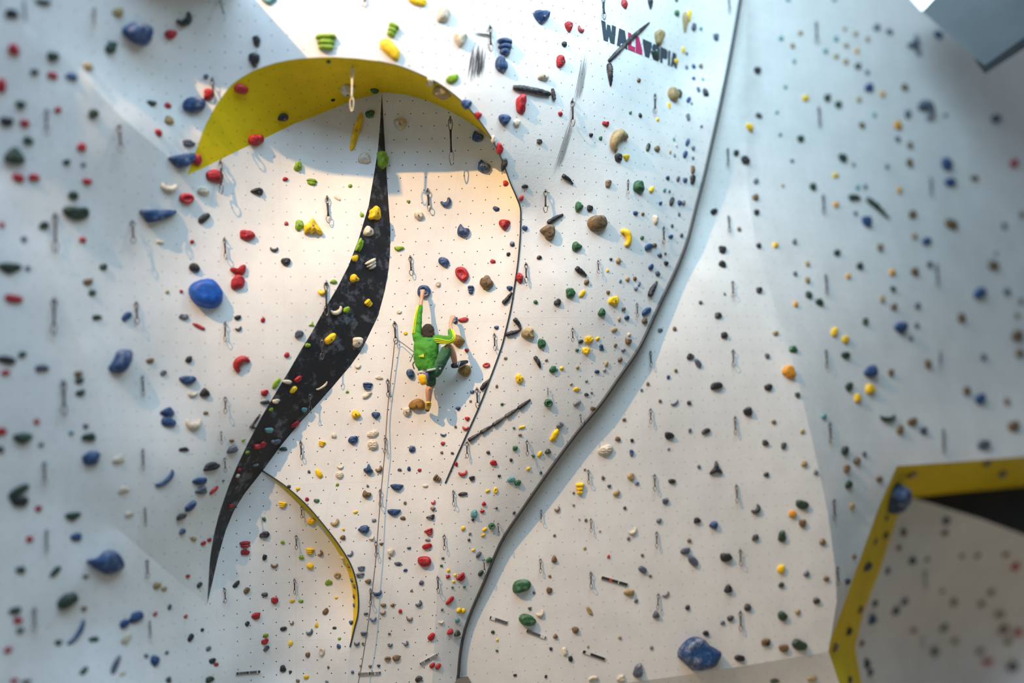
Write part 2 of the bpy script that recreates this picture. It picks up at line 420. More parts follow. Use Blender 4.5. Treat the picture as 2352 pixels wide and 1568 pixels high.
# the rest of the hall: dark side wall, back wall, roof with its opening, floor
HALL = plastic('hall_grey', (0.28, 0.28, 0.28), rough=0.8, var=0.1, scale=1, bump=0)
def slab(name, a, b, mat):
    bm = bmesh.new(); bmesh.ops.create_cube(bm, size=1)
    a = Vector(a); b = Vector(b); bmesh.ops.scale(bm, vec=b - a, verts=bm.verts); bmesh.ops.translate(bm, vec=(a + b) / 2, verts=bm.verts)
    return structure(finish(bm, name, mat, smooth=False))
slab('wall_hall_right', (17.5, -9, -3), (17.8, 27, 17), HALL)
slab('wall_hall_back', (-14, -9.3, -3), (17.8, -9, 17), HALL)
slab('floor_hall', (-14, -9, -3.0), (17.8, 27, -2.8), plastic('hall_floor', (0.50, 0.40, 0.27), rough=.8, var=.1, scale=1, bump=0))
slab('ceiling', (2.5, -9, 17), (17.8, 12, 17.2), HALL)

slab('unseen_shade_slab', (-14, 13.2, 11.25), (-3.9, 18, 11.45), HALL)  # out-of-view slab added to keep light off the upper left panel

# ceiling beam and the skylight behind it
bmx = bmesh.new()
def prism(bm, pl, d0, d1):
    a = [bm.verts.new(P(x, y, d0)) for x, y in pl]; b = [bm.verts.new(P(x, y, d1)) for x, y in pl]
    bm.faces.new(a); bm.faces.new(b[::-1]); n = len(pl)
    for i in range(n): bm.faces.new((a[i], b[i], b[(i + 1) % n], a[(i + 1) % n]))
    bmesh.ops.recalc_face_normals(bm, faces=bm.faces)
prism(bmx, [(2118,26),(2262,152),(2480,-2),(2480,-200),(2330,-200),(2147,-5)], 20.5, 21.6)
structure(finish(bmx, 'ceiling_beam', GREYMETAL, smooth=False))
bmx = bmesh.new()
prism(bmx, [(2236,134),(2262,169),(2480,30),(2480,-4),(2262,150)], 20.2, 21.7)
structure(finish(bmx, 'ceiling_beam_flange', TRIM, smooth=False))
mt, nt, b = newmat('skylight_glass')
b.inputs['Emission Color'].default_value = (0.75, 0.93, 1.0, 1); b.inputs['Emission Strength'].default_value = 2.5; b.inputs['Base Color'].default_value = (.6, .7, .75, 1)
bmx = bmesh.new(); prism(bmx, [(1960,-140),(2060,70),(2220,90),(2250,-140)], 26, 26.1)
structure(finish(bmx, 'window_1', mt, smooth=False))

# ------------------------------------------------------------------ placing rays
allv = []; allt = []; own = []
for nm, w, tr in SURF:
    o = len(allv); allv += w
    for t in tr: allt.append((t[0] + o, t[1] + o, t[2] + o)); own.append(nm)
BVH = BVHTree.FromPolygons(allv, allt, epsilon=0.0)
def hit(x, y):
    d = (P(x, y, 1) - EYE).normalized()
    loc, nrm, i, dist = BVH.ray_cast(EYE, d)
    if loc is None: return P(x, y, 18), -fwd, 18.0, 'none'
    if nrm.dot(d) > 0: nrm = -nrm
    return loc, nrm, (loc - EYE).dot(fwd), own[i]
# ------------------------------------------------------------------ holds, read off 600 x 400 crops of the photograph (crop pixels x 3.92)
# x,y,width,height,colour,shape[,clockwise turn]   (for e / rod: width is the long axis)
HOLDS = {
(0,0): """105,125,100,90,k,o;385,25,130,60,d,t;1060,110,80,75,t,o;1220,300,212,200,b,p,0;1535,310,80,85,r,o;1655,165,125,120,k,c,-45;995,430,78,108,d,o;122,450,92,96,r,o
475,510,82,92,d,o;790,600,72,66,t,o;310,650,62,62,k,o;472,680,102,62,r,e;645,690,78,72,b,o;8,775,75,125,r,o;185,950,86,86,d,t;58,1095,96,92,k,o;222,1110,88,72,r,e,20;520,990,56,52,r,o
838,1025,72,82,d,o;252,1265,76,76,d,o;130,1400,165,165,d,t,180;735,1325,72,66,r,o;600,1460,52,56,d,o;750,1480,42,42,s,o;1365,935,82,56,d,t;1508,950,48,54,r,o;1520,1085,66,76,t,o;1425,1195,78,62,r,e,30
1745,945,190,150,b,p,1;1880,850,100,95,r,o;1855,690,45,50,s,o;1695,1290,95,65,s,o;1620,1440,205,160,b,p,2;1768,1440,80,92,r,o;2170,800,130,98,r,e,20;2300,1260,100,105,r,o;2310,370,72,98,k,o;2290,545,110,132,k,t""",
(600,0): """585,380,190,135,l,j;1180,275,100,115,l,j,20;1160,445,235,118,y,e,42;1410,12,170,80,y,e,12;1640,135,120,135,w,o;1790,360,130,150,w,t;2190,425,135,138,b,j;2160,580,115,150,b,p,3
1720,710,118,78,l,e,-25;1510,725,140,75,w,c;1640,815,122,122,t,o;1845,945,100,95,b,t;1950,1045,70,72,r,t;2185,1085,110,110,b,t;2300,1110,68,60,w,o;760,800,110,105,w,t;1020,815,138,58,g,e,-3
605,553,45,35,g,o;855,1185,385,60,y,e,-73;645,900,24,24,k,o;195,1055,100,75,k,e,-10;978,1030,80,66,g,o;1248,1125,120,115,w,t;930,1430,105,102,w,o;330,1500,68,80,l,o;1080,1445,86,145,l,o;1950,1230,105,105,b,p,4
2008,1500,116,125,b,p,4;2145,1340,58,100,r,o;2185,1480,44,110,k,o;2090,1255,40,60,w,o;70,10,150,80,a,t""",
(1200,0): """165,165,150,125,b,t;412,250,72,100,r,t;525,260,60,70,r,c,30;375,400,50,50,k,o;343,560,82,116,r,t,-90;182,690,90,80,w,o;-15,940,96,165,r,o;912,40,52,82,r,o;1148,40,48,110,k,t;1222,340,82,148,t,o
1188,492,76,74,d,o;1388,120,44,58,g,o;1385,5,34,30,g,o;1460,205,56,200,t,t;1497,145,34,112,y,o;1540,245,44,70,s,o;1605,260,34,34,a,o;1742,335,50,80,s,o;1445,450,30,62,y,o;1478,485,24,30,b,o;1378,555,40,54,y,o
1540,600,38,50,b,o;1605,600,38,55,n,o;1475,610,28,40,s,o;1540,708,38,38,b,o;1622,715,26,38,a,o;1582,810,32,58,s,o;1645,835,48,95,k,o;1045,725,36,40,n,o;1345,850,100,150,t,p,5;1408,845,55,76,d,o;1318,955,30,66,y,t
1495,900,85,38,b,e,-50;1490,1055,36,78,s,o;1522,935,22,24,s,o;1610,1140,26,30,s,o;340,1025,40,42,r,o;970,1015,30,30,g,o;1058,1040,36,40,k,o;1215,1077,30,32,y,o;748,1115,62,48,r,o;615,1215,36,36,k,o;702,1245,34,34,g,o
865,1275,190,190,t,c,135;860,1420,70,72,k,o;930,1420,58,58,y,t;1130,1325,85,45,d,e,-60;1208,1340,50,55,n,o;152,1275,56,40,k,o;1362,1255,24,34,a,o;1385,1310,20,30,w,o;1328,1370,24,34,t,o;1368,1400,22,36,s,o
1485,1280,85,42,b,e,-60;1535,1335,36,42,b,o;1462,1390,75,46,b,e,-55;1535,1425,24,36,s,o;1530,1530,40,74,n,o;2110,640,66,66,k,o;2123,1045,62,50,k,o;2040,1150,80,78,y,t;1922,1378,52,58,k,o;2003,1445,84,76,k,o""",
(1752,0): """225,0,58,34,a,o;640,0,58,34,a,o;335,300,48,48,t,o;265,415,54,48,t,o;160,348,48,48,a,o;655,352,50,52,a,o;735,262,42,40,t,o;832,308,48,48,t,o;940,355,50,50,t,o;560,462,48,54,a,o;748,412,54,48,t,o;842,460,50,48,o,o
655,510,52,50,t,o;742,558,56,54,t,o;278,555,38,42,a,o;850,598,58,64,d,o;938,655,44,46,s,o;1020,250,72,66,s,o;1138,290,82,52,s,o;1575,315,110,72,b,e,10;200,785,36,38,a,o;380,885,86,58,y,e,-25;575,885,66,68,d,o
675,945,66,70,d,o;950,795,90,82,b,o;1072,850,54,56,o,o;860,900,50,56,t,o;1270,790,68,66,n,o;125,1012,34,38,a,o;1300,1030,100,66,s,e,-55;1450,1005,170,200,s,c,-140;1638,1040,44,46,s,o;2095,1070,130,88,s,e,-10
1000,1035,42,52,a,o;890,1130,62,62,n,o;1210,1135,86,80,o,o;1208,1255,52,58,s,o;1318,1310,60,66,n,o;1315,1470,66,84,n,o;337,1250,86,64,d,e,-20;155,1215,32,36,s,o;715,1425,86,80,d,o;815,1485,34,42,s,o;1115,1500,46,52,s,o
262,1450,38,42,s,o;1648,1480,130,110,b,o;2255,1475,80,84,r,o;1360,405,170,235,s,x,15""",
(0,400): """165,35,92,76,r,o;305,30,78,72,r,o;785,65,60,60,r,o;660,190,98,78,d,e,25;680,350,185,128,d,p,6;397,462,70,74,d,o;15,460,40,58,r,o;215,585,42,58,s,o;740,592,52,54,r,o;90,850,180,110,d,t;250,850,38,58,s,o
120,1120,160,82,r,e,8;928,835,60,56,d,o;790,970,108,58,n,e,-10;828,1068,58,56,d,o;870,1290,68,52,d,o;1140,1280,125,64,b,e,-35;1520,105,110,95,w,c;1825,150,78,75,w,o;1678,218,110,95,r,q;1930,20,125,112,r,o
1415,375,262,145,b,p,7;1835,395,138,62,k,e,-42;2225,550,114,100,r,o;1440,610,58,34,w,o;1728,608,36,36,r,o;1750,842,98,80,k,e,25;1845,1080,278,272,B,p,8;2140,860,135,95,r,p,9;2140,975,112,132,r,o;1505,1060,32,32,t,o
1632,1055,32,32,r,o;1655,1282,68,58,s,o;1790,1370,125,36,r,e,28;2140,1290,62,44,k,e,-20;2145,1385,58,48,k,c,-20;2325,160,110,70,k,t,-30""",
(600,400): """215,45,48,36,r,o;455,70,88,50,l,j,8;800,107,40,32,l,o;685,215,75,30,w,e,40;1012,348,92,138,y,p,10;905,367,36,38,l,o;225,445,40,34,r,o;342,462,76,98,l,o;470,475,180,152,y,p,11;960,510,82,98,w,t,170
885,640,102,52,l,j,-70;842,757,46,62,y,o;990,810,88,76,w,j,-30;838,935,74,82,y,p,12;650,965,66,40,l,t,180;545,1050,70,64,y,c;965,1160,54,64,y,j,-50;675,1220,98,80,w,c,-25;765,1222,58,50,l,o;15,1312,38,50,r,o
455,1350,60,54,l,x,0;340,1440,76,70,s,o;620,1480,122,72,y,e,-40;865,1510,86,86,w,o;418,1540,44,42,l,o;115,670,72,58,k,c;222,790,74,76,k,o;1325,248,38,30,l,t;1660,245,100,95,b,c,-30;1420,375,84,80,w,o
1820,510,112,125,b,p,4;2200,85,54,48,r,o;2115,312,62,42,b,e,15;2190,460,106,106,r,t;2260,628,48,46,b,o;2225,720,36,36,k,o;2085,785,50,38,r,o;1235,672,94,46,l,t,15;1645,792,110,78,b,e,30;1808,898,150,108,r,q,55
2030,975,126,142,n,p,13;1592,988,48,54,w,q;1888,1040,60,68,b,j;1465,1055,126,112,b,q,0;2235,1030,58,50,b,t;2218,1115,130,40,k,rod,-50;1242,1237,48,36,w,q;1820,1310,96,42,r,e,-10;1748,1318,44,58,b,o;1298,1430,34,32,y,q
1778,1498,125,112,m,p,14;2118,1380,42,36,b,o;2310,1345,115,44,k,rod,55;2268,1425,140,40,k,rod,-22;2325,935,60,96,r,o;2340,215,40,50,r,o""",
(1200,400): """405,45,130,44,k,rod,33;22,110,55,36,k,o;770,85,48,76,n,o;1040,120,90,120,g,o;1160,140,72,42,y,e,-40;1305,35,34,42,b,o;1400,42,60,38,s,e,-50;1462,55,44,48,b,o;1528,50,48,96,k,o;1275,142,30,38,a,o;1322,155,20,32,s,o
510,295,76,96,g,t,-90;605,308,52,62,k,o;1342,245,95,48,k,e,-55;1240,262,32,34,b,o;1412,258,44,46,b,o;1447,258,34,50,s,o;20,485,48,46,b,o;292,400,165,42,k,rod,-28;225,525,150,152,n,p,15;670,445,188,148,n,p,16;1015,350,44,42,b,o
1082,358,32,32,n,o;1195,410,50,78,w,o;1408,362,24,42,s,o;1345,465,28,34,s,o;920,572,142,122,y,c,-110;490,655,94,92,g,t,-90;1335,560,62,36,b,e,-20;1430,550,32,40,s,o;1075,572,34,36,g,o;1135,655,100,58,b,e,-25;1185,640,50,40,n,o
150,750,44,38,k,o;1235,730,50,36,s,o;1285,715,24,28,s,o;795,765,26,28,d,o;862,778,48,54,t,o;1155,835,66,48,b,e,-30;1290,802,44,42,k,o;525,878,125,50,k,rod,38;765,868,24,28,y,o;1215,895,48,44,s,o;575,972,46,50,n,o
945,945,40,44,t,o;1010,940,36,38,n,o;880,962,26,32,a,o;430,1070,90,84,g,o;538,1075,76,40,y,e,-48;1020,1030,40,34,b,o;1050,990,50,24,b,e,-60;1170,1030,165,54,k,rod,-55;770,1065,32,40,n,o;820,1140,90,82,y,o;315,1155,62,62,k,o
118,1150,38,38,g,o;712,1240,74,80,g,t,180;1115,1235,122,54,b,e,-30;908,1215,36,34,n,o;938,1292,44,42,b,o;870,1305,30,42,t,o;1100,1320,60,50,n,o;825,1400,62,38,t,e,-25;50,1435,108,108,t,o;170,1525,76,80,g,o;525,1505,48,36,k,o
595,1490,80,62,y,o;675,1480,46,30,y,e,-30;950,1505,60,54,n,o;960,1445,32,36,w,o;835,1540,32,34,n,o;708,1550,42,40,b,o;2100,65,72,48,s,e,-30;2095,210,78,60,n,e,-30;2105,345,56,56,k,o;1722,338,86,54,k,e,-30;1948,498,40,44,n,o
1798,682,78,64,k,o;1798,812,68,64,k,o;2125,645,60,50,k,e,-25;2275,640,54,54,y,o;2128,1045,56,60,k,o;1820,1080,22,28,s,o;1602,1155,34,40,s,o;1760,1272,66,58,k,o;1240,1405,50,40,s,o;1368,1392,38,40,n,o;1815,1450,60,64,k,o;2280,1432,46,44,t,o""",
(1752,400): """650,15,70,44,y,o;448,115,82,70,d,e,-40;178,105,32,36,t,o;850,120,40,56,a,o;920,115,42,46,s,o;1225,148,58,58,o,o;655,278,56,56,o,o;820,212,150,60,d,rod,2;1030,308,330,58,d,rod,31;832,355,42,46,s,o;928,430,95,102,b,o
1342,365,92,70,n,o;1680,75,125,86,b,o;1900,38,92,58,n,o;1690,450,188,92,n,e,5;2330,365,50,82,n,o;2170,465,56,62,s,o;1360,560,56,62,t,o;1470,605,138,70,b,e,-12;1050,660,62,70,n,o;280,610,48,52,s,o;665,708,86,62,d,e,-15
870,828,76,66,d,o;398,805,48,52,t,o;288,898,42,46,s,o;398,955,52,58,t,o;765,920,50,52,o,o;1160,885,62,68,o,o;1362,880,80,80,n,o;1495,815,58,64,s,o;2065,820,122,92,n,o;2095,715,36,40,s,o;1168,1035,56,58,d,o;1068,1125,54,66,t,o
1950,1070,195,102,b,e,-12;2190,1060,62,72,s,o;410,1088,70,64,d,o;505,1155,78,64,d,o;292,1172,48,50,o,o;1172,1195,62,62,n,o;1388,1185,58,62,s,o;918,1328,62,66,d,o;1780,1295,86,86,n,o;2320,1145,48,66,n,o;2285,1275,44,62,n,o
640,1420,104,66,y,e,-38;740,1490,88,64,y,o;1235,1390,150,120,b,t,-20;1330,1480,46,46,s,o;1380,1360,50,56,s,o;108,1432,46,46,t,o;2280,1455,122,112,n,o""",
(0,800): """60,105,185,75,k,e,15;200,55,84,58,d,e,-30;48,218,86,54,r,e,-10;375,180,92,72,s,o;705,230,66,56,n,o;715,290,68,58,d,o;722,400,70,60,d,o;1070,120,200,232,b,p,17;1350,110,74,48,n,e,-10;1470,220,64,46,s,e,-25;1700,100,56,58,k,o
2180,145,155,145,r,c,135;1690,290,145,92,b,t;1735,400,80,62,w,c;1842,395,86,88,k,t,180;1510,570,112,88,b,t,200;1515,665,142,90,b,e,20;1740,660,112,120,w,c;1852,580,40,34,n,o;330,658,46,54,r,o;15,748,78,70,r,o;5,910,48,78,k,o
205,815,150,110,d,t;370,865,46,46,s,o;640,760,42,46,a,o;770,700,42,46,s,o;800,800,98,78,d,o;818,990,130,130,b,o;1065,1000,88,64,w,o;1655,910,74,40,k,o;2085,830,40,30,n,o;2190,825,26,28,l,o;2092,910,80,72,s,o;1900,1065,110,78,k,o
1480,1170,160,88,b,c,-35;1795,1195,95,72,b,o;1815,1280,95,70,s,o;1925,1275,108,42,r,e,-35;1715,1420,136,72,b,e,-35;1628,1515,70,64,k,o;1110,1270,72,58,w,o;1160,1490,58,46,w,o;165,1285,205,86,d,e,-28;180,1380,128,88,k,o;345,1440,48,58,r,o
655,1515,115,84,d,t;2320,880,70,52,r,o;2225,935,34,30,l,o;2155,1090,30,36,r,o;2140,1145,36,36,w,o;2300,1050,50,30,s,o;2075,1415,42,42,r,o;2010,1190,20,16,d,o;2300,650,150,30,k,rod,-60;2275,708,60,28,k,rod,20""",
(600,800): """230,58,48,48,r,o;135,315,112,46,l,e,-58;235,300,88,40,w,e,8;330,275,74,52,r,e,-35;288,370,82,50,y,e,-55;545,335,102,40,w,c,-38;30,400,66,55,r,o;35,485,72,42,k,o;130,475,55,40,w,o;85,550,34,34,l,o;385,550,40,50,a,o
305,680,92,50,r,e,-40;68,735,70,50,a,o;10,865,45,60,r,o;130,840,70,55,s,o;200,905,70,36,d,o;870,155,56,46,w,c;1062,265,66,30,w,o;958,340,90,62,b,j;775,390,28,26,l,o;952,420,102,42,w,e,-35;855,590,86,82,y,p,12
1032,605,84,68,b,t;655,785,50,44,w,o;545,858,66,44,y,j,15;828,825,80,76,b,o;1005,770,112,70,w,h,-15;1005,865,100,102,w,h,60;1358,905,64,54,b,o;1342,232,78,94,b,p,18;1545,335,32,36,r,o;1310,570,74,70,w,o;1400,508,155,112,m,p,19
1828,205,132,118,m,p,20;1850,20,44,42,r,t;2028,150,68,44,r,q,-12;2200,88,34,25,n,o;2120,340,25,30,n,o;2018,322,128,38,k,rod,-50;2322,275,66,80,y,o;1900,390,40,36,b,o;1885,475,24,22,n,q;1772,543,48,38,b,t;2168,502,30,24,g,o
1855,635,50,42,r,t;1750,705,25,25,n,q;1840,710,58,46,r,c;1640,772,56,34,b,c;1635,855,42,34,r,o;1625,937,30,24,n,o;1720,942,30,22,k,o;2285,898,50,45,g,o;2275,715,24,22,g,o;2330,778,34,25,n,o;2340,710,44,26,y,e,-20
2043,935,36,32,k,o;2092,1030,60,54,r,o;2248,1003,28,34,k,o;2142,1147,28,28,k,o;1755,1040,32,40,r,o;1815,1115,84,56,r,c,-15;1898,1170,56,38,k,j,-15;1815,1310,82,36,k,e,-10;2250,1180,66,55,a,o;2308,1210,60,50,g,o;2038,1282,46,26,y,e,-25
2110,1275,36,55,y,q;2005,1395,42,40,r,t,180;1990,1465,44,30,r,e,-15;2118,1437,22,20,d,o;2278,1478,24,24,k,o;1915,1490,62,68,a,o;1905,1545,28,28,k,t;965,1085,94,98,b,p,21;1058,1080,66,64,n,c,-35;712,1060,60,46,w,c;705,1140,70,76,w,h,30
1245,1092,36,28,s,o;1330,1083,30,46,b,o;1425,1095,38,28,r,o;1585,1170,60,64,n,j,-60;1480,1238,50,28,w,o;1222,1250,130,66,b,p,22;1195,1475,130,66,b,p,22;950,1310,80,74,n,p,4;958,1237,24,26,s,o;1295,1390,30,28,n,q;1548,1380,44,40,r,c,-30
1545,1445,50,44,n,t;1520,1517,80,56,k,p,23;1275,1527,54,32,n,o;1015,1547,46,32,s,o;848,1473,42,26,y,o;520,1128,90,50,y,e,52;430,1110,26,30,d,o;685,1225,30,28,l,o;330,1262,34,34,y,o;412,1357,38,34,r,o;498,1370,50,38,g,o;250,1243,40,28,k,o
192,1405,70,46,y,j,10;445,1545,55,38,y,o;25,1535,36,40,g,o""",
(1200,800): """570,22,60,72,y,o;490,15,34,30,g,o;710,5,45,25,b,o;905,15,40,34,s,o;135,120,112,42,k,rod,60;215,105,26,24,n,o;270,190,56,64,g,o;305,190,28,28,a,o;352,178,36,34,y,o;495,170,30,34,t,o;670,208,44,36,b,o;738,195,32,32,s,o;755,140,34,50,t,o
878,100,52,42,n,e,-40;438,320,28,25,t,o;575,292,24,30,s,o;485,368,58,34,y,o;575,415,40,30,k,o;622,398,24,22,b,o;490,490,75,48,s,e,-35;232,490,74,74,g,q;632,540,50,38,n,o;335,690,76,48,s,e,-40;288,780,128,56,y,e,-58;228,925,58,52,d,t,180
155,950,60,34,y,e,-62;98,968,30,28,g,o;52,1083,34,32,y,o;165,1118,24,28,d,o;10,705,25,25,y,o;1510,75,74,54,k,o;1580,135,95,54,s,e,58;1312,258,34,36,b,o;1380,200,32,36,n,o;1128,318,34,34,n,o;1072,375,26,32,s,o;1238,472,32,32,n,o
1368,485,82,44,s,c,-30;1500,490,46,40,k,o;1745,338,125,70,k,e,-5;2212,350,84,60,k,o;2200,68,48,48,s,o;2028,570,92,76,k,o;915,640,34,34,n,o;858,815,54,44,n,o;985,828,34,34,k,o;980,940,40,60,b,o;745,915,142,108,w,h,-20;1320,785,86,68,k,o
1650,745,90,48,k,e,-25;1505,738,34,40,s,o;2260,660,42,40,n,o;1315,905,26,30,s,o;2185,850,60,56,k,o;1588,1065,34,38,s,o;1740,1085,140,148,k,x,-10;2195,1135,52,48,k,o;560,1090,22,22,n,o;725,1165,32,40,n,o;780,1238,34,34,s,o;515,1260,76,98,y,j
975,1155,58,74,t,o;1030,1215,42,32,b,o;845,1305,58,54,t,o;1345,1195,72,46,k,e,10;460,1300,22,25,n,o;460,1412,20,22,n,o;310,1440,55,50,n,c,-30;920,1435,32,32,k,o;1285,1372,52,62,s,o;2095,1440,95,80,k,c,-45""",
(1752,800): """270,10,82,60,g,o;230,215,122,116,o,o;740,65,90,64,d,o;965,205,155,122,b,t,200;1148,218,62,62,n,o;1480,140,80,78,n,o;1980,80,56,66,s,o;2305,45,88,86,n,o;775,345,90,78,d,o;960,370,112,82,y,o;848,448,78,74,y,o;310,418,50,54,d,o
1830,385,98,72,n,o;1950,455,170,94,b,e,-12;2190,480,58,66,n,o;545,612,52,54,a,o;98,662,42,42,n,o;1120,615,190,85,d,c;352,745,42,46,t,o;1230,730,108,72,n,e,-30;1340,660,108,72,n,o;1440,740,88,68,s,o;185,875,54,58,d,o;2250,700,170,98,n,e,-10
735,920,78,80,d,o;910,950,48,52,s,o;845,1012,70,70,n,o;1980,865,200,88,s,e,-5;370,1035,56,56,t,o;748,1080,72,68,n,o;475,1115,46,50,s,o;1045,1175,72,62,n,o;770,1225,80,76,d,o;1165,1345,225,295,b,p,24;1335,1130,72,78,t,o;2010,1030,72,58,n,o
2150,1125,82,60,s,o;350,1405,125,84,d,e,15;265,1490,70,72,o,o;798,1415,52,58,t,o""",
(0,1168): """265,275,54,56,r,o;685,255,84,70,b,o;950,490,262,232,b,p,25;185,552,70,64,d,o;500,565,125,60,d,e,-42;770,610,42,42,n,o;605,830,195,130,d,e,-28;755,900,42,46,n,o;1410,690,62,62,t,o;1475,720,46,46,t,o;1525,885,54,44,s,e,-50
1225,975,105,94,b,o;1120,1035,94,78,b,e,-20;1395,948,38,40,r,o;1670,970,32,34,r,o;135,920,78,70,d,o;160,1005,64,60,r,o;180,1095,52,58,d,o;680,1112,195,85,b,c,-48;525,1205,52,54,d,o;845,1175,98,48,d,e,5;1135,1165,125,70,w,e,-45;70,1272,54,58,r,o
1715,1160,80,54,k,e,-40;1820,1090,28,34,k,o;1390,1370,100,94,b,e,-40;1315,1325,38,42,s,o;1500,1295,34,34,s,o;1875,1260,42,40,s,o;1910,1370,50,50,k,o;1945,1402,34,34,r,o;755,1460,94,54,d,e,-38;1040,1410,190,60,s,e,-55;1100,1485,52,38,w,o
125,1550,64,50,r,o;235,1560,78,40,d,o;1515,1545,48,50,d,o;1885,1540,74,48,d,o;1640,205,44,60,b,o;1740,270,72,36,t,e,25;1830,310,42,40,r,o;1885,280,40,36,r,o;1690,605,34,36,r,o;1795,685,66,44,k,e,-35;2125,680,76,42,k,e,-38;2220,735,66,50,n,e,-45
2305,965,66,58,r,o;2225,1035,50,40,k,e,-40;2205,320,86,52,r,j;2205,390,66,56,r,o""",
(600,1168): """25,92,36,36,l,o;30,235,85,58,k,o;450,118,62,52,y,o;192,300,34,32,l,o;30,437,40,52,k,o;118,505,62,48,n,c;438,380,80,50,y,j,8;528,398,56,50,n,c,-60;360,437,44,36,l,o;440,515,64,50,y,e,20;685,600,60,50,t,q;605,665,62,44,l,o;32,772,50,42,k,o
120,825,62,58,r,o;278,828,46,30,y,o;358,832,46,30,l,o;675,800,28,26,y,o;580,925,62,48,n,e,-50;275,1025,40,40,n,c,-30;200,1080,62,36,k,e,-10;435,1105,68,56,s,c,-30;500,1045,36,48,y,t,180;40,1140,42,34,l,o;30,1195,58,48,r,o
45,1258,58,40,k,e,-25;265,1210,38,48,y,o;660,1073,36,24,d,o;705,1170,30,26,l,o;698,1240,40,42,b,o;420,1315,42,50,n,o;548,1285,56,80,w,q;195,1440,56,55,k,o;262,1468,32,24,d,o;405,1515,50,38,y,o;330,1550,40,30,n,o;605,1427,22,26,n,o;590,1555,30,25,s,o
735,445,60,40,w,o;790,515,40,36,n,o;820,645,36,36,b,o;845,700,30,50,n,o;840,790,30,40,n,o;840,870,36,36,b,o;810,1027,46,38,b,t;662,118,80,68,t,c,-30;740,187,26,24,y,o;738,262,54,46,n,t,-40;920,187,108,82,b,p,26;990,255,52,50,w,c,-40
1082,318,44,28,n,t;800,402,62,48,b,c,-40;1512,208,78,52,r,j,-18;1500,280,46,28,s,o;1490,338,92,58,r,p,27;1470,475,126,98,r,p,28;1330,353,36,24,b,o;1168,388,60,58,w,o;1155,442,22,24,n,o;1230,495,62,34,s,o;1298,553,38,28,b,o;1635,445,26,24,k,o
1622,512,26,24,g,o;1685,556,30,30,y,o;1745,598,28,26,y,o;1732,655,24,22,y,o;1682,610,42,32,r,e,-20;1800,617,82,54,r,j,-38;1722,707,20,22,g,o;1828,703,24,22,g,o;900,537,64,38,s,j;890,598,74,36,s,j;965,657,58,48,n,t,-20;1045,752,80,56,b,c,-10
1442,665,48,40,s,o;1355,738,34,34,n,x;1415,848,64,56,s,c,-40;1100,868,52,34,n,o;1180,868,42,36,n,t,90;1095,930,54,42,n,c,-20;942,945,40,26,s,o;1008,988,60,46,b,c,-10;1252,922,36,36,r,o;1335,985,56,46,n,c;1698,825,92,44,r,e,-42;1628,908,22,24,g,o
1780,913,52,44,y,e,-55;1818,918,52,38,y,e,-60;1618,1015,48,38,w,c;1765,1003,44,44,a,o;1700,1103,56,62,r,t,180;1762,1118,52,62,d,t,180;1532,1152,82,52,r,e,-50;925,1125,62,36,s,j;860,1208,54,46,s,c;915,1212,24,22,n,o;1153,1125,24,24,n,o;1160,1220,46,40,s,c
1300,1207,48,48,s,c,-40;1138,1350,58,46,n,q;1215,1343,72,54,n,e,-20;980,1420,34,30,n,t;1057,1415,34,30,b,t;822,1470,28,30,b,o;895,1415,22,22,n,o;1540,1410,58,42,r,e,-40;1592,1418,62,42,r,e,-58;1417,1532,66,56,k,e,-50;1905,103,26,28,k,t;1818,177,46,34,y,e,-60
2012,185,48,30,y,e,-30;1998,237,44,26,y,e,-20;2075,155,62,58,g,q;1880,223,24,22,g,o;1870,280,28,26,k,o;1910,372,28,26,y,o;1957,413,64,40,s,e,-55;2050,460,62,42,g,e,-35;1975,580,64,42,d,e,-55;2342,700,166,135,g,p,29;2395,1000,165,122,g,p,30
2085,1110,36,30,d,o;2125,1180,24,22,y,o;2122,1277,26,26,g,o;2285,1498,34,26,k,o;2275,38,24,26,k,o""",
(1200,1168): """288,240,26,26,n,o;285,450,54,76,n,t,180;245,607,28,28,n,o;240,735,50,62,n,o;103,755,26,26,n,o;65,900,36,34,k,t;155,935,74,66,w,c,-30;570,102,30,30,n,o;510,95,18,20,t,o;695,200,20,20,t,o;990,195,85,62,w,c,-30;953,268,32,32,s,o
560,355,28,32,t,o;775,430,28,38,r,o;1078,418,30,32,n,o;1080,548,86,60,s,e,42;1148,605,28,28,n,o;960,755,94,66,t,o;1022,828,36,38,s,o;600,918,92,38,t,e,58;475,1090,66,58,n,o;297,1145,48,46,n,t,180;255,1260,30,36,k,o;432,1350,44,52,k,o
380,1285,44,80,w,o;590,1240,22,24,t,o;875,1160,32,32,t,o;1228,108,46,48,s,o;1500,285,40,42,n,o;1465,380,90,64,s,o;1535,470,125,70,s,e,52;1570,105,60,58,k,o;1715,148,82,82,b,t,90;1830,437,104,88,k,o;1288,768,74,44,s,c,-30;1200,950,66,76,s,t,180
1485,888,46,46,k,o;1850,718,82,84,k,t,180;2025,888,60,74,k,o;1870,985,58,56,k,o;1800,1025,42,42,s,o;1650,1120,56,48,k,o;1585,1300,410,315,b,p,31;1160,1250,34,34,s,o;1040,1460,86,128,s,o;2185,1200,82,64,n,o;1955,1345,108,60,k,e,10
210,1510,24,32,k,o;640,1535,94,66,w,c,180;885,1525,78,60,w,o;2095,260,60,60,k,o""",
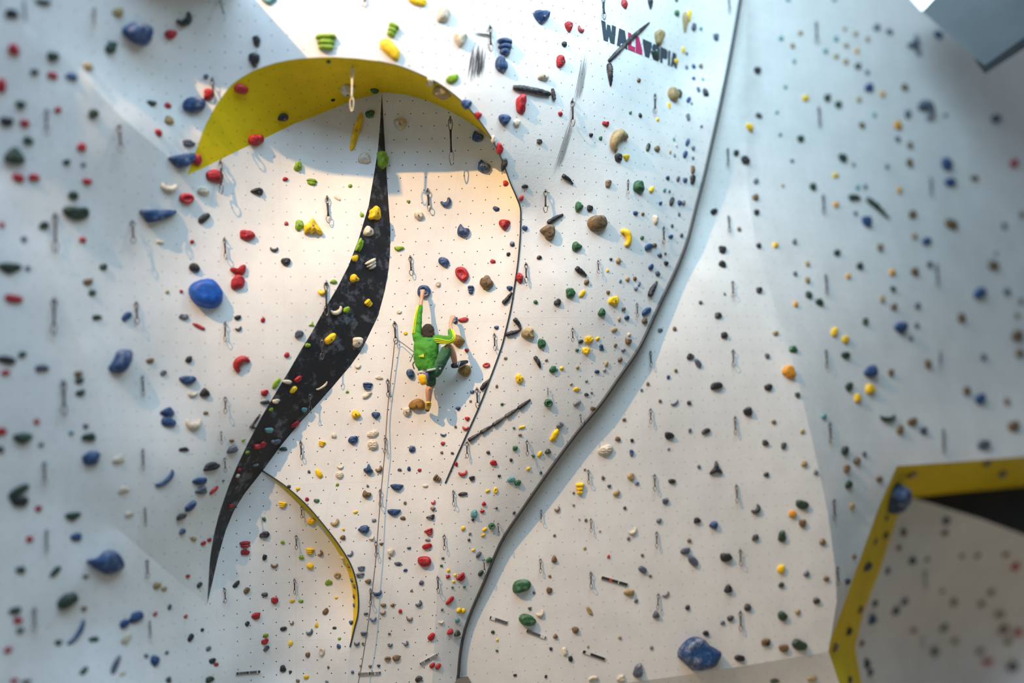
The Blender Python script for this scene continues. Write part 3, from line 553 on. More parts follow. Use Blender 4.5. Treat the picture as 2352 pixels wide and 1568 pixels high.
(1752,1168): """170,250,78,98,d,o;355,130,74,70,n,o;535,300,60,58,n,o;160,545,70,76,y,o;390,583,58,56,s,o;165,685,54,52,d,o;570,628,52,56,n,o;480,828,68,60,k,o;175,965,104,78,d,e,35;315,930,48,52,t,o;325,1225,150,98,d,e,25;185,1255,88,72,n,o;30,1205,64,64,k,o
820,430,46,46,n,o;760,655,74,54,k,o;1100,240,115,64,k,e,-10;1010,295,74,54,n,e,-30;930,525,114,80,k,o;870,910,78,64,n,o;770,1105,90,74,k,o;645,1250,56,78,n,o;1110,85,68,48,d,e,-30;1645,110,70,82,s,o;1260,215,64,78,n,o;1340,470,84,74,d,o
1120,560,84,60,s,e,-30;1220,355,48,58,n,o;1635,220,68,58,n,o;1475,455,48,48,n,o;1790,425,52,48,n,o;1930,420,78,54,n,e,-40;2185,410,60,60,n,o;2270,520,68,108,r,o;1610,740,48,48,n,o;1715,840,108,72,n,e,60;1270,835,84,74,s,o;1190,920,94,84,s,o
975,1000,100,94,b,o;1005,855,74,60,d,o;1965,855,64,70,d,o;1625,1070,84,74,d,o;1725,1190,74,64,n,o;1350,1095,58,60,n,o;1540,1285,130,84,d,e,40;2165,1080,98,94,n,o;2290,1110,88,74,r,o;1950,1280,94,68,n,e,-30;2020,1375,150,74,r,e,5
2240,1420,110,98,k,o;2050,750,68,68,n,o;2130,950,128,60,n,o;930,1395,98,84,d,o;960,1475,74,74,s,o;885,1215,64,58,n,o;780,1545,88,54,k,o;440,1530,98,54,t,o;105,1550,98,44,d,o;2205,1190,98,70,n,e,60""",
}
# outlines of the holds with a shape of their own (unit box, y down)
POLY = {
0: "-.5,.02 -.3,-.3 0,-.5 .38,-.46 .5,-.1 .5,.36 .25,.5 -.1,.4 -.38,.2",
1: "-.5,.1 -.42,-.25 -.1,-.46 .3,-.5 .5,-.3 .48,.05 .3,.4 -.1,.5 -.42,.38",
2: "-.5,-.02 -.1,-.24 .28,-.5 .46,-.42 .5,-.1 .32,.25 .12,.5 -.12,.46 -.3,.2",
3: "-.5,.1 -.42,-.3 -.15,-.5 .12,-.44 .2,-.22 .4,-.12 .5,.15 .38,.42 0,.5 -.36,.4",
4: "-.26,-.5 -.1,-.34 .05,-.2 .3,-.16 .48,-.12 .5,.12 .34,.4 0,.5 -.4,.36 -.5,.2 -.46,-.2",
5: "0,-.5 .25,-.25 .5,.05 .42,.32 .05,.5 -.3,.4 -.5,.1 -.4,-.2",
6: "-.5,-.15 -.35,-.5 0,-.4 .35,-.5 .5,-.15 .48,.25 .2,.5 -.1,.48 -.4,.2",
7: "-.5,-.2 -.42,-.34 0,-.38 .45,-.5 .5,-.28 .3,.1 -.05,.4 -.25,.5 -.4,.1",
8: "-.49,-.12 -.38,-.36 -.08,-.5 .25,-.44 .45,-.22 .5,.08 .45,.36 .2,.5 -.12,.44 -.38,.24",
9: "-.5,-.02 -.4,-.2 -.05,0 .15,-.4 .45,-.5 .5,-.15 .42,.4 .1,.5 -.3,.35",
10: "-.5,.35 -.36,.1 -.42,-.1 -.1,-.3 .14,-.5 .38,-.36 .48,0 .5,.32 .36,.46 .05,.4 -.28,.5",
11: "-.5,-.02 -.36,-.06 -.14,-.4 -.05,-.5 .05,-.38 .22,-.12 .38,.1 .5,.45 .3,.48 .18,.38 .1,.28 -.02,.42 -.08,.48 -.2,.3 -.3,.36 -.44,.46",
12: "-.5,.15 -.4,-.3 -.05,-.5 .15,-.35 .28,-.1 .5,.12 .42,.3 .15,.3 -.1,.5 -.35,.42",
13: "-.06,-.5 .2,-.42 .3,-.2 .5,-.02 .48,.22 .24,.38 .12,.5 -.22,.4 -.46,.18 -.5,-.02 -.4,-.28 -.2,-.3",
14: "-.5,-.1 -.34,-.34 -.18,-.5 .06,-.44 .3,-.2 .5,0 .34,.18 .2,.44 -.08,.5 -.36,.3",
15: "-.5,-.14 -.2,-.36 .1,-.5 .42,-.3 .48,.1 .3,.44 0,.5 -.18,.3 -.22,.06 -.42,.02",
16: "-.5,.1 -.44,-.3 -.1,-.5 .3,-.46 .5,-.1 .42,.28 .1,.5 -.3,.44",
17: "-.02,-.5 .46,-.46 .4,-.1 .2,.34 .04,.5 -.48,.34 -.22,-.06",
18: "-.5,-.2 -.3,-.46 .05,-.5 .36,-.34 .5,.1 .4,.4 .1,.5 -.2,.36 -.4,.08",
19: "-.5,.05 -.34,-.3 0,-.5 .28,-.44 .5,-.08 .5,.3 .28,.46 0,.36 -.24,.44 -.42,.26",
20: "-.5,-.04 -.28,-.34 .18,-.5 .48,-.26 .46,.18 .1,.5 -.2,.3",
21: "-.04,-.5 .1,-.42 .2,-.05 .5,.16 .3,.4 .05,.5 -.38,.3 -.5,.05 -.4,-.06 -.15,-.12",
22: "-.5,-.38 -.2,-.46 .1,-.42 .5,-.32 .36,.1 .16,.46 -.06,.5 -.36,.16",
23: "-.5,.05 -.3,-.14 .1,-.28 .44,-.5 .5,-.1 .44,.36 .2,.5 0,.16 -.36,.2",
24: "-.5,-.2 -.34,-.42 0,-.5 .36,-.38 .5,-.14 .42,.16 .24,.46 .02,.5 -.18,.22 -.38,.02",
25: "-.5,-.2 -.4,-.24 -.26,-.22 .02,-.5 .22,-.48 .42,-.18 .48,.12 .4,.4 .05,.5 -.24,.2",
26: "-.5,0 -.32,-.2 -.2,-.4 .2,-.5 .46,-.24 .5,.12 .28,.44 .1,.5 -.3,.26",
27: "-.5,.05 -.3,-.3 0,-.4 .34,-.5 .5,-.2 .45,.2 .2,.3 -.05,.5 -.35,.38",
28: "-.48,-.36 -.24,-.5 .32,-.48 .5,-.02 .4,.4 0,.5 -.32,.38 -.5,.05",
29: "-.5,.3 -.46,-.28 -.2,-.46 .24,-.5 .5,-.24 .48,.12 .24,.34 -.3,.48",
30: "-.5,-.08 -.4,-.42 -.1,-.5 .28,-.28 .5,.1 .36,.42 .1,.5 -.28,.36",
31: "-.5,-.1 -.32,-.38 -.14,-.5 .04,-.44 .3,-.14 .48,-.02 .47,.2 .3,.46 -.1,.5 -.28,.3 -.46,.06",
}
COLS = {  # linear base colour, everyday word
'r': ((0.36, 0.010, 0.018), 'red'), 'b': ((0.013, 0.052, 0.155), 'blue'), 'B': ((0.006, 0.085, 0.40), 'bright blue'), 'k': ((0.016, 0.016, 0.021), 'black'), 'g': ((0.02, 0.105, 0.04), 'green'),
'd': ((0.02, 0.045, 0.03), 'dark green'), 'l': ((0.19, 0.33, 0.012), 'lime green'), 'y': ((0.82, 0.50, 0.006), 'yellow'), 'w': ((0.60, 0.53, 0.42), 'cream'),
't': ((0.33, 0.24, 0.11), 'tan'), 'n': ((0.15, 0.09, 0.04), 'brown'), 'm': ((0.27, 0.14, 0.022), 'amber brown'), 'o': ((0.62, 0.27, 0.02), 'orange'), 's': ((0.075, 0.09, 0.13), 'slate grey'),
'a': ((0.10, 0.27, 0.29), 'teal')}
DRAWS = """217,18,216,68;505,0,517,42;487,178,492,238;107,250,107,312;274,285,278,350;55,2,58,50;838,-34,838,17;1126,58,1128,118;809,150,808,255;1034,268,1037,378;1386,-10,1388,45;1315,228,1316,290;1505,215,1505,260
1672,340,1673,380;1674,-8,1677,27;1875,50,1877,97;1881,245,1884,290;507,365,509,445;127,487,128,580;304,505,307,560;515,545,519,595;125,682,124,770;313,692,316,745;517,738,517,785;751,450,755,512
749,645,750,725;982,433,986,485;942,587,945,633;906,738,909,790;1135,765,1137,805;1253,435,1253,488;1208,603,1209,650;1443,412,1443,445;1374,597,1375,628;1525,520,1525,560;1463,695,1465,728;1315,752,1316,785
1674,495,1676,533;1683,645,1684,683;1891,447,1893,490;1897,630,1900,675;2138,407,2140,450;2152,605,2155,655;146,872,148,955;327,862,330,910;517,910,518,950;102,1060,103,1115;328,1030,330,1080;508,990,509,1020
516,1050,518,1085;333,1165,335,1210;740,780,740,825;712,905,713,945;690,1012,693,1055;890,870,892,912;885,1003,884,1042;873,1123,873,1164;1095,890,1097,937;1072,1013,1073,1052;1041,1125,1042,1163;692,1162,693,1190
1494,805,1496,843;1684,802,1685,843;1494,937,1495,973;1688,955,1690,998;1351,1078,1353,1112;1503,1088,1505,1128;1691,1112,1694,1155;1243,1170,1243,1200;1333,950,1336,978;1210,1010,1212,1047;1258,890,1259,912
1898,803,1900,845;1906,970,1909,1018;2160,805,2160,845;2167,985,2168,1040;1916,1145,1918,1195;107,1215,107,1270;338,1285,340,1328;79,1395,80,1450;344,1425,346,1465;516,1350,518,1385;680,1228,681,1262;676,1328,677,1365
863,1242,864,1280;1020,1227,1021,1263;1005,1322,1007,1363;1144,1200,1146,1230;1112,1283,1113,1317;851,1350,851,1390;1241,1282,1242,1316;1357,1190,1358,1222;1357,1312,1358,1352;1508,1220,1509,1258;1512,1362,1511,1400
1700,1260,1702,1300;1700,1402,1702,1450;1924,1300,1926,1345;2125,1310,2127,1355;2118,1460,2122,1490"""
# ------------------------------------------------------------------ hold shapes (local frame: x right, y up, z out of the wall)
def chaikin(p, k=2):
    for _ in range(k):
        q = []
        for a, b in zip(p, p[1:] + p[:1]):
            q.append((a[0] * .75 + b[0] * .25, a[1] * .75 + b[1] * .25)); q.append((a[0] * .25 + b[0] * .75, a[1] * .25 + b[1] * .75))
        p = q
    return p

def rough(v, seed, amp, freq):
    a = noise.noise(Vector((v[0] * freq + seed, v[1] * freq - seed, v[2] * freq + seed * .5)))
    b = .5 - abs(noise.noise(Vector((v[0] * freq * 2.1 - seed, v[1] * freq * 2.1 + seed, v[2] * freq * 2.1)))) * 1.6
    return (a + .55 * b) * amp

def dome(bm, outline, h, seed, rings=6, lip=0.12, rugged=0.05, dent=0.0, ridge=0, mi=0, off=(0, 0), flat=0.55):
    """closed lump over an outline; lip shifts its crest upward so the underside is steeper, dent hollows the middle, ridge cuts grooves"""
    n = len(outline)
    cx = sum(p[0] for p in outline) / n; cy = sum(p[1] for p in outline) / n
    Hh = max(p[1] for p in outline) - min(p[1] for p in outline)
    size = max(Hh, max(p[0] for p in outline) - min(p[0] for p in outline))
    fr = 2.2 / max(size, 1e-3)
    prev = None; verts = []
    for k in range(-1, rings + 1):
        t = max(0, k) / rings
        rad = math.cos(t * math.pi / 2) ** flat if k < rings else 0
        z = h * math.sin(t * math.pi / 2) if k >= 0 else -0.02
        if dent: z -= h * dent * max(0, 1 - (rad / .62) ** 2)
        if k == rings:
            p = Vector((cx + off[0], cy + lip * Hh + off[1], z))
            c = bm.verts.new(p)
            for i in range(n):
                f = bm.faces.new((prev[i], prev[(i + 1) % n], c)); f.material_index = mi
            break
        ring = []
        for i, (x, y) in enumerate(outline):
            q = [cx + (x - cx) * rad, cy + (y - cy) * rad + lip * Hh * t, z]
            if k > 0:
                if ridge:
                    a = math.atan2(q[1] - cy, q[0] - cx)
                    q[2] *= 1 - .28 * abs(math.sin((q[1] - cy) / max(Hh, 1e-3) * math.pi * ridge))
                d = rough(q, seed, rugged * size, fr)
                q[0] += d * .6; q[1] += d * .6; q[2] += d
            ring.append(bm.verts.new((q[0] + off[0], q[1] + off[1], q[2])))
        if prev:
            for i in range(n):
                f = bm.faces.new((prev[i], prev[(i + 1) % n], ring[(i + 1) % n], ring[i])); f.material_index = mi
        prev = ring

def rot2(p, deg):
    a = math.radians(-deg); c, s = math.cos(a), math.sin(a)
    return [(x * c - y * s, x * s + y * c) for x, y in p]

def oval(w, h, seed, n=20, wob=0.10, sq=1.0):
    r = random.Random(seed); a, b, c = r.uniform(0, 6.3), r.uniform(0, 6.3), r.uniform(0, 6.3)
    o = []
    for i in range(n):
        t = 2 * math.pi * i / n
        k = 1 + wob * (.6 * math.sin(2 * t + a) + .5 * math.sin(3 * t + b) + .3 * math.sin(5 * t + c))
        ct, st = math.cos(t), math.sin(t)
        o.append((w / 2 * k * math.copysign(abs(ct) ** sq, ct), h / 2 * k * math.copysign(abs(st) ** sq, st)))
    return o

def arc_tube(bm, pts, rads, seed, mi=0, squash=0.9, sides=9):
    """a bar lying on the wall along 2D points, half sunk, closed"""
    n = len(pts); rings = []
    for i, (x, y) in enumerate(pts):
        a = Vector(pts[max(0, i - 1)]); b = Vector(pts[min(n - 1, i + 1)])
        t = (b - a).normalized(); nx, ny = -t.y, t.x
        r = rads[i]
        ring = []
        for k in range(sides):
            g = 2 * math.pi * k / sides
            u = math.cos(g) * r; z = math.sin(g) * r * squash + r * .55
            d = 1 + rough((x + u, y, z), seed, .22, 9)
            ring.append(bm.verts.new((x + nx * u * d, y + ny * u * d, z * d)))
        rings.append(ring)
    for a, b in zip(rings, rings[1:]):
        for k in range(sides):
            f = bm.faces.new((a[k], a[(k + 1) % sides], b[(k + 1) % sides], b[k])); f.material_index = mi
    f = bm.faces.new(rings[0][::-1]); f.material_index = mi
    f = bm.faces.new(rings[-1]); f.material_index = mi

def build_hold(bm, typ, W, H, rot, poly, seed, mi=0, fine=True):
    """returns the height where a bolt would sit (None: no bolt)"""
    n = 26 if fine else 10; rg = 8 if fine else 3
    mn = min(W, H); h = min(max(.40 * mn, .02), .34)
    if typ == 'o':
        dome(bm, oval(W, H, seed, n, .15, .85), h * 1.1, seed, rg, rugged=.10, mi=mi); return h
    if typ == 'e':
        dome(bm, rot2(oval(W, H, seed, n, .08, .85), rot), h * 1.1, seed, rg, lip=.06, mi=mi); return h
    if typ == 't':
        o = [(-.5, .30), (-.3, .46), (0, .5), (.34, .44), (.5, .26), (.42, -.02), (.2, -.34), (.02, -.5), (-.18, -.36), (-.42, -.02)]
        o = [(x * W, y * H) for x, y in chaikin(rot2(o, rot), 1)][::-1]
        dome(bm, o[::-1], h * 1.15, seed, rg, lip=.10, rugged=.11, mi=mi, flat=.75); return h
    if typ == 'j':
        a = math.radians(-rot)
        nb = 3 if H > .6 * W else 2
        for k in range(nb):
            y0 = (k - (nb - 1) / 2) * H / nb * 1.0
            ww = W * (1 - .14 * (nb - 1 - k)) if rot <= 40 else W
            o = rot2([(x, y + y0) for x, y in oval(ww, H / nb * 1.25, seed + k, n, .08, .8)], rot)
            dome(bm, o, h * (1.0 + .12 * k), seed + k, rg, lip=.08, mi=mi)
        return None
    if typ == 'q':
        dome(bm, rot2(oval(W, H, seed, n, .05, .95), rot), h * 1.1, seed, rg + 2, lip=0, dent=.55, rugged=.03, mi=mi); return h * .5
    if typ == 'h':
        o = rot2(oval(W, H * .85, seed, n, .05, .9), rot)
        dome(bm, o, h * .9, seed, rg + 2, lip=.05, rugged=.02, ridge=4.5, mi=mi); return None
    if typ == 'p':
        o = [tuple(float(c) for c in s.split(',')) for s in POLY[poly].split()]
        o = [(x * W, -y * H) for x, y in chaikin(o, 1)]
        o = rot2(o, rot)
        ar = sum(a[0] * b[1] - b[0] * a[1] for a, b in zip(o, o[1:] + o[:1]))
        if ar < 0: o = o[::-1]
        dome(bm, o, h * 1.15, seed, rg + 1, lip=.07, rugged=.085, mi=mi, flat=.5); return h
    if typ == 'c':
        m_ = 13 if fine else 7; pts = []; rads = []
        for i in range(m_):
            t = i / (m_ - 1); g = math.radians(170 + 200 * t)
            k = math.sin(t * math.pi)
            r = mn * (.10 + .16 * k)
            pts.append((math.cos(g) * (W / 2 - mn * .14), H * .12 + math.sin(g) * (H / 2 - mn * .10) * 1.05)); rads.append(r)
        arc_tube(bm, rot2(pts, rot), rads, seed, mi); return None
    if typ == 'rod':
        m_ = 11; pts = []; rads = []
        for i in range(m_):
            t = i / (m_ - 1) - .5
            pts.append((t * W, math.sin(t * 5 + seed) * H * .08)); rads.append(H * (.30 + .2 * math.cos(t * 2.6) + .05 * math.sin(t * 40)) * (1.15 - .55 * (t + .5)))
        arc_tube(bm, rot2(pts, rot), rads, seed, mi); return None
    if typ == 'x':
        for g in (80, 205, 320):
            a = math.radians(g - rot); pts = [(math.cos(a) * W * .5 * t, math.sin(a) * H * .5 * t) for t in (-.12, .2, .45, .7, 1)]
            arc_tube(bm, pts, [mn * .14, mn * .17, mn * .14, mn * .12, mn * .06], seed + g, mi)
        return None

# ------------------------------------------------------------------ read the list
ITEMS = []
for (ox, oy), txt in HOLDS.items():
    for ln in txt.replace('\n', ';').split(';'):
        f = ln.strip().split(',')
        if len(f) < 6: continue
        X, Y, W, H = (float(v) for v in f[:4])
        poly = int(f[6]) if f[5] == 'p' else None
        rot = (float(f[7]) if len(f) > 7 else 0.0) if poly is not None else (float(f[6]) if len(f) > 6 else 0.0)
        ITEMS.append(dict(x=ox + X / 3.92, y=oy + Y / 3.92, w=W / 3.92, h=H / 3.92, c=f[4], t=f[5], rot=rot, poly=poly))
for it in ITEMS:
    loc, nrm, d, own_ = hit(it['x'], it['y'])
    it.update(loc=loc, n=nrm, d=d, own=own_, area=it['w'] * it['h'])
    blur = abs(1 / d - 1 / 17.15) * FPX * .48
    it['bl'] = blur

SHAPE = {'o': 'rounded', 'e': 'elongated', 't': 'wedge', 'c': 'curved', 'j': 'ridged', 'q': 'ring-shaped', 'h': 'shell-like', 'p': 'chunky', 'rod': 'rod-like', 'x': 'star-shaped'}
def sizeword(it):
    s = max(it['w'], it['h'])
    return 'tiny' if s < 12 else 'small' if s < 20 else 'mid-sized' if s < 32 else 'large' if s < 54 else 'huge'

def where(x, y, own_):
    if own_ == 'wall_yellow_soffit': return 'on the big yellow soffit'
    if own_ == 'wall_black_stripe': return 'on the black stripe' if y > 700 else 'high on the black stripe'
    if own_ == 'wall_yellow_crescent': return 'on the thin yellow crescent'
    if own_ == 'wall_yellow_lintel': return 'on the level yellow band'
    if own_ == 'wall_yellow_jamb': return 'on the slanting yellow band'
    if own_ == 'wall_alcove' or own_ == 'wall_black_soffit': return 'in the dark yellow-edged alcove'
    if own_ == 'wall_kick_panel': return 'on the shaded kick panel'
    if own_ == 'wall_lower_left': return 'on the lower left facet'
    if own_ == 'wall_lower_center': return 'left of the yellow crescent' if y < 1380 else 'below the black stripe tip'
    if own_ == 'wall_center':
        if y < 330: return 'under the yellow soffit'
        if y < 560: return 'well above the climber'
        if y < 700: return 'just above the climber'
        if y < 960: return 'level with the climber'
        if y < 1120: return 'just below the climber'
        return 'low on the central wall'
    if own_ == 'wall_front':
        if x < 440: return 'on the upper corner panel'
        if y < 240 and x < 1010: return 'above the yellow soffit'
        if x > 1360 and y < 240: return 'around the dark lettering'
        if y < 240: return 'left of the dark lettering'
        if x > 1500 and y < 560: return 'by the long dark edge'
        if y < 480: return 'on the upper bulge'
        if y < 700: return 'on the middle bulge'
        if y < 900: return 'bulge beside the climber'
        return 'on the lower bulge'
    if own_ == 'wall_left':
        if y < 330: return 'left wall below upper corner'
        if y < 520: return 'left wall below yellow soffit'
        if y < 760: return 'left wall, middle height'
        if y < 1000: return 'left wall beside black stripe'
        return 'lower left wall by stripe'
    if own_ == 'wall_corner_left':
        return 'on the upper outer panel' if y < 640 else 'on the middle outer panel' if y < 1000 else 'on the lower outer panel'
    if own_ == 'wall_far_right':
        if y < 200: return 'below the ceiling beam'
        if y < 420: return 'on the upper far wall'
        if y < 640: return 'on the middle far wall'
        if y < 860: return 'far wall, lower middle'
        return 'far wall above yellow bands'
    if own_ == 'wall_right':
        if y < 560: return 'right of the dark edge'
        if y < 900: return 'right wall, upper half'
        if y < 1180: return 'right wall, middle height'
        return 'on the lower right wall'
    return 'on the climbing wall'

for it in ITEMS:
    it['where'] = where(it['x'], it['y'], it['own'])
    it['cw'] = COLS[it['c']][1]
    it['desc'] = '%s %s %s hold' % (sizeword(it), it['cw'], SHAPE[it['t']])

DIRS = (('right of', -1, 0), ('left of', 1, 0), ('below', 0, -1), ('above', 0, 1))   # item lies <dir> the neighbour
def rels(it, pool, reach=75):
    out = []
    for o in pool:
        if o is it: continue
        dx, dy = o['x'] - it['x'], o['y'] - it['y']; r = math.hypot(dx, dy)
        if r > reach: continue
        if abs(dx) > abs(dy): w = 'left of' if dx > 0 else 'right of'
        else: w = 'above' if dy > 0 else 'below'
        out.append((r, w, o['cw']))
    return sorted(out)

ORD = ['', 'first', 'second', 'third', 'fourth', 'fifth', 'sixth', 'seventh', 'eighth', 'ninth', 'tenth', 'eleventh', 'twelfth', 'thirteenth', 'fourteenth', 'fifteenth']
def art(w): return ('an ' if w[0] in 'aeiou' else 'a ') + w
def make_labels(items, pool, one='one'):
    groups = {}
    for it in items: groups.setdefault((it['desc'], it['where']), []).append(it)
    for (d, w), g in groups.items():
        if len(g) == 1:
            g[0]['label'] = d + ' ' + w if not w.startswith(('left wall', 'right wall', 'far wall', 'lower left wall', 'bulge')) else d + ' on ' + w
            continue
        base = d + (' on ' if w.startswith(('left wall', 'right wall', 'far wall', 'lower left wall', 'bulge')) else ' ') + w
        R = {id(it): rels(it, pool) for it in g}
        left = []
        for it in g:
            got = None
            for r, rel, cw in R[id(it)]:
                if any((rel, cw) == (b, c) for o in g if o is not it for _, b, c in R[id(o)]): continue
                got = '%s, %s %s %s' % (base, rel, art(cw), one); break
            if got and len(got.split()) <= 16: it['label'] = got
            else: left.append(it)
        for it in left:
            by_y = sorted(g, key=lambda o: (o['y'], o['x'])); k = by_y.index(it)
            m_ = len(g)
            if k == 0: s = 'topmost of %d alike' % m_
            elif k == m_ - 1: s = 'lowest of %d alike' % m_
            elif k < len(ORD) - 1: s = '%s from top of %d alike' % (ORD[k + 1], m_)
            else:
                j = m_ - k
                s = '%s from bottom of %d alike' % (ORD[min(j, 15)], m_)
            it['label'] = base + ', ' + s
make_labels(ITEMS, ITEMS)

BOLT = plastic('bolt_steel', (0.25, 0.25, 0.26), rough=0.35, var=0.2, bump=0, metal=0.8)
HMAT = {k: plastic('resin_' + v[1].replace(' ', '_'), v[0], rough=0.5, var=0.28, chalk={'B': .0, 'b': .5, 'k': .25, 'n': .22, 'm': .15, 'd': .18, 's': .5, 'r': .12, 'g': .3}.get(k, .08), scale=11, bump=.35) for k, v in COLS.items()}
KEYS = list(COLS)
def frame(loc, n):
    v = (UP - n * UP.dot(n)).normalized(); u = v.cross(n).normalized()
    m_ = Matrix((u, v, n)).transposed().to_4x4(); m_.translation = loc
    return m_, u, v

order = sorted(range(len(ITEMS)), key=lambda i: -ITEMS[i]['area'])
single = set(order[:300])
bms = bmesh.new()
bolt_me = None
for i, it in enumerate(ITEMS):
    M4, u, v = frame(it['loc'], it['n'])
    k = it['d'] / FPX
    shrink = max(.72, 1 - .10 * it['bl'] / max(4, min(it['w'], it['h'])))
    W = it['w'] * k * shrink / max(.72, abs(u.dot(RIGHT))); H = it['h'] * k * shrink / max(.72, abs(v.dot(UP)))
    if it['t'] in ('e', 'rod'): W = it['w'] * k * shrink; H = it['h'] * k * shrink
    if i in single:
        bm = bmesh.new()
        bh = build_hold(bm, it['t'], W, H, it['rot'], it['poly'], i * 1.37 + 3, 0, True)
        bmesh.ops.recalc_face_normals(bm, faces=bm.faces)
        o = finish(bm, 'climbing_hold', HMAT[it['c']]); o.matrix_world = M4
        tag(o, it['label'], 'climbing hold', 'climbing holds')
        it['obj'] = o
        if bh and it['bl'] < 3.2 and min(it['w'], it['h']) > 15:
            if bolt_me is None:
                bb = bmesh.new()
                bmesh.ops.create_cone(bb, cap_ends=True, segments=10, radius1=.015, radius2=.013, depth=.03)
                bo = finish(bb, 'bolt', BOLT, smooth=False); bolt_me = bo.data
            else:
                bo = bpy.data.objects.new('bolt', bolt_me); COL.objects.link(bo)
            bo.parent = o
            # seat the bolt head on the hold's face near its middle
            fb = BVHTree.FromPolygons([w_.co.copy() for w_ in o.data.vertices], [tuple(p.vertices) for p in o.data.polygons])
            hp = fb.ray_cast(Vector((0, -.02 * H, 2)), Vector((0, 0, -1)))
            bo.location = (0, -.02 * H, (hp[0].z if hp[0] else bh) + .002)
    else:
        nb = len(bms.verts)
        build_hold(bms, it['t'], W, H, it['rot'], it['poly'], i * 1.37 + 3, KEYS.index(it['c']), max(it['w'], it['h']) > 14)
        bms.verts.ensure_lookup_table()
        for vv in bms.verts[nb:]: vv.co = M4 @ vv.co
bmesh.ops.recalc_face_normals(bms, faces=bms.faces)
o = finish(bms, 'small_climbing_holds', [HMAT[k] for k in KEYS])
tag(o, 'the many smaller many-coloured holds scattered over all the wall panels', 'climbing holds', kind='stuff')

# ------------------------------------------------------------------ bar holds made of several links
def link_hold(segs, col, label, group=None):
    bm = bmesh.new()
    c = hit(*segs[len(segs) // 2][:2])[0]
    for (x0, y0, x1, y1, w0, w1) in segs:
        n = 9; pts = []; rd = []
        for i in range(n):
            t = i / (n - 1)
            l, nn, d, _ = hit(x0 + (x1 - x0) * t, y0 + (y1 - y0) * t)
            w = (w0 + (w1 - w0) * t) * d / FPX * (.42 + .12 * math.sin(t * math.pi) + .04 * math.sin(t * 23))
            pts.append(l + nn * w * .55 - c); rd.append(w)
        tube(bm, pts, rd, 10)
    o = finish(bm, 'bar_hold', HMAT[col]); o.location = c
    tag(o, label, 'climbing hold', group)
    return o
link_hold([(1491,52,1458,80,4,11),(1462,76,1430,106,11,9),(1432,104,1397,141,11,9)], 'k', 'black jointed bar running slantwise across the dark painted lettering')
link_hold([(1397,148,1399,168,13,15),(1399,165,1402,197,15,5)], 'k', 'black tapered bar hanging down just below the dark lettering')
link_hold([(1178,201,1215,206,11,15),(1213,206,1262,217,15,12),(1268,204,1272,229,8,10)], 'k', 'black bone-like bar with a cross end left of the lettering')
pts5 = [(1218,917),(1190,937),(1161,956),(1132,976),(1104,993),(1076,1011)]
link_hold([(a[0], a[1], b[0], b[1], 4.5, 10.5) for a, b in zip(pts5, pts5[1:])], 'k', 'long black bar of five links slanting up the bulge below the climber')

# ------------------------------------------------------------------ quickdraws
STEEL = plastic('carabiner_steel', (0.20, 0.20, 0.21), rough=0.35, var=0.15, bump=0, metal=0.9)
SLINGS = [plastic('sling_grey', (0.030, 0.026, 0.034), rough=.9, bump=0), plastic('sling_maroon', (0.055, 0.022, 0.024), rough=.9, bump=0), plastic('sling_cream', (0.62, 0.55, 0.40), rough=.9, bump=0)]
def ringmesh(w, z0, z1, r, seed=0):
    bm = bmesh.new(); n = 18; pts = []
    for i in range(n + 1):
        a = 2 * math.pi * i / n
        pts.append(Vector((w / 2 * math.sin(a) * (1 - .25 * math.cos(a)), 0, (z0 + z1) / 2 + (z1 - z0) / 2 * math.cos(a))))
    tube(bm, pts, r, 6)
    return bm
def draw_protos():
    P_ = {}
    bm = bmesh.new()
    bmesh.ops.create_cube(bm, size=1); bmesh.ops.scale(bm, vec=(.07, .02, .16), verts=bm.verts)
    bmesh.ops.translate(bm, vec=(0, .02, -.06), verts=bm.verts)
    P_['bolt_hanger'] = (bm, STEEL)
    P_['upper_carabiner'] = (ringmesh(.15, -.04, -.30, .020), STEEL)
    bm = bmesh.new(); tube(bm, [(0, 0, -.27), (0, .004, -.45), (0, 0, -.60), (0, 0, -.74)], [.046, .036, .036, .046], 8)
    P_['sling'] = (bm, None)
    P_['lower_carabiner'] = (ringmesh(.17, -.70, -1.0, .020), STEEL)
    out = {}
    for k, (bm, mt) in P_.items():
        me = bpy.data.meshes.new(k); bm.to_mesh(me); bm.free()
        for p in me.polygons: p.use_smooth = True
        if mt: me.materials.append(mt)
        out[k] = me
    sl = []
    for mt in SLINGS:
        me = out['sling'].copy(); me.materials.append(mt); sl.append(me)
    out['sling'] = sl
    return out
PROTO = draw_protos()
DR = []
for i, s in enumerate(DRAWS.replace('\n', ';').split(';')):
    x0, y0, x1, y1 = (float(v) for v in s.split(','))
    l0, n0, d0, w0 = hit(x0, max(y0, 0)); 
    DR.append(dict(x=x0, y=max(0, (y0 + y1) / 2), q=(x0, y0, x1, y1), where=where(x0, max(y0, 2), w0), cw='grey', own=w0, L=y1 - y0, i=i))
for q in DR:
    q['c_'] = 2 if q['q'][0] == 809 else 0
    q['desc'] = ('long ' if q['L'] > 62 else 'short ' if q['L'] < 34 else '') + ('pale' if q['c_'] == 2 else 'dark') + ' hanging quickdraw'
make_labels(DR, ITEMS, 'hold')
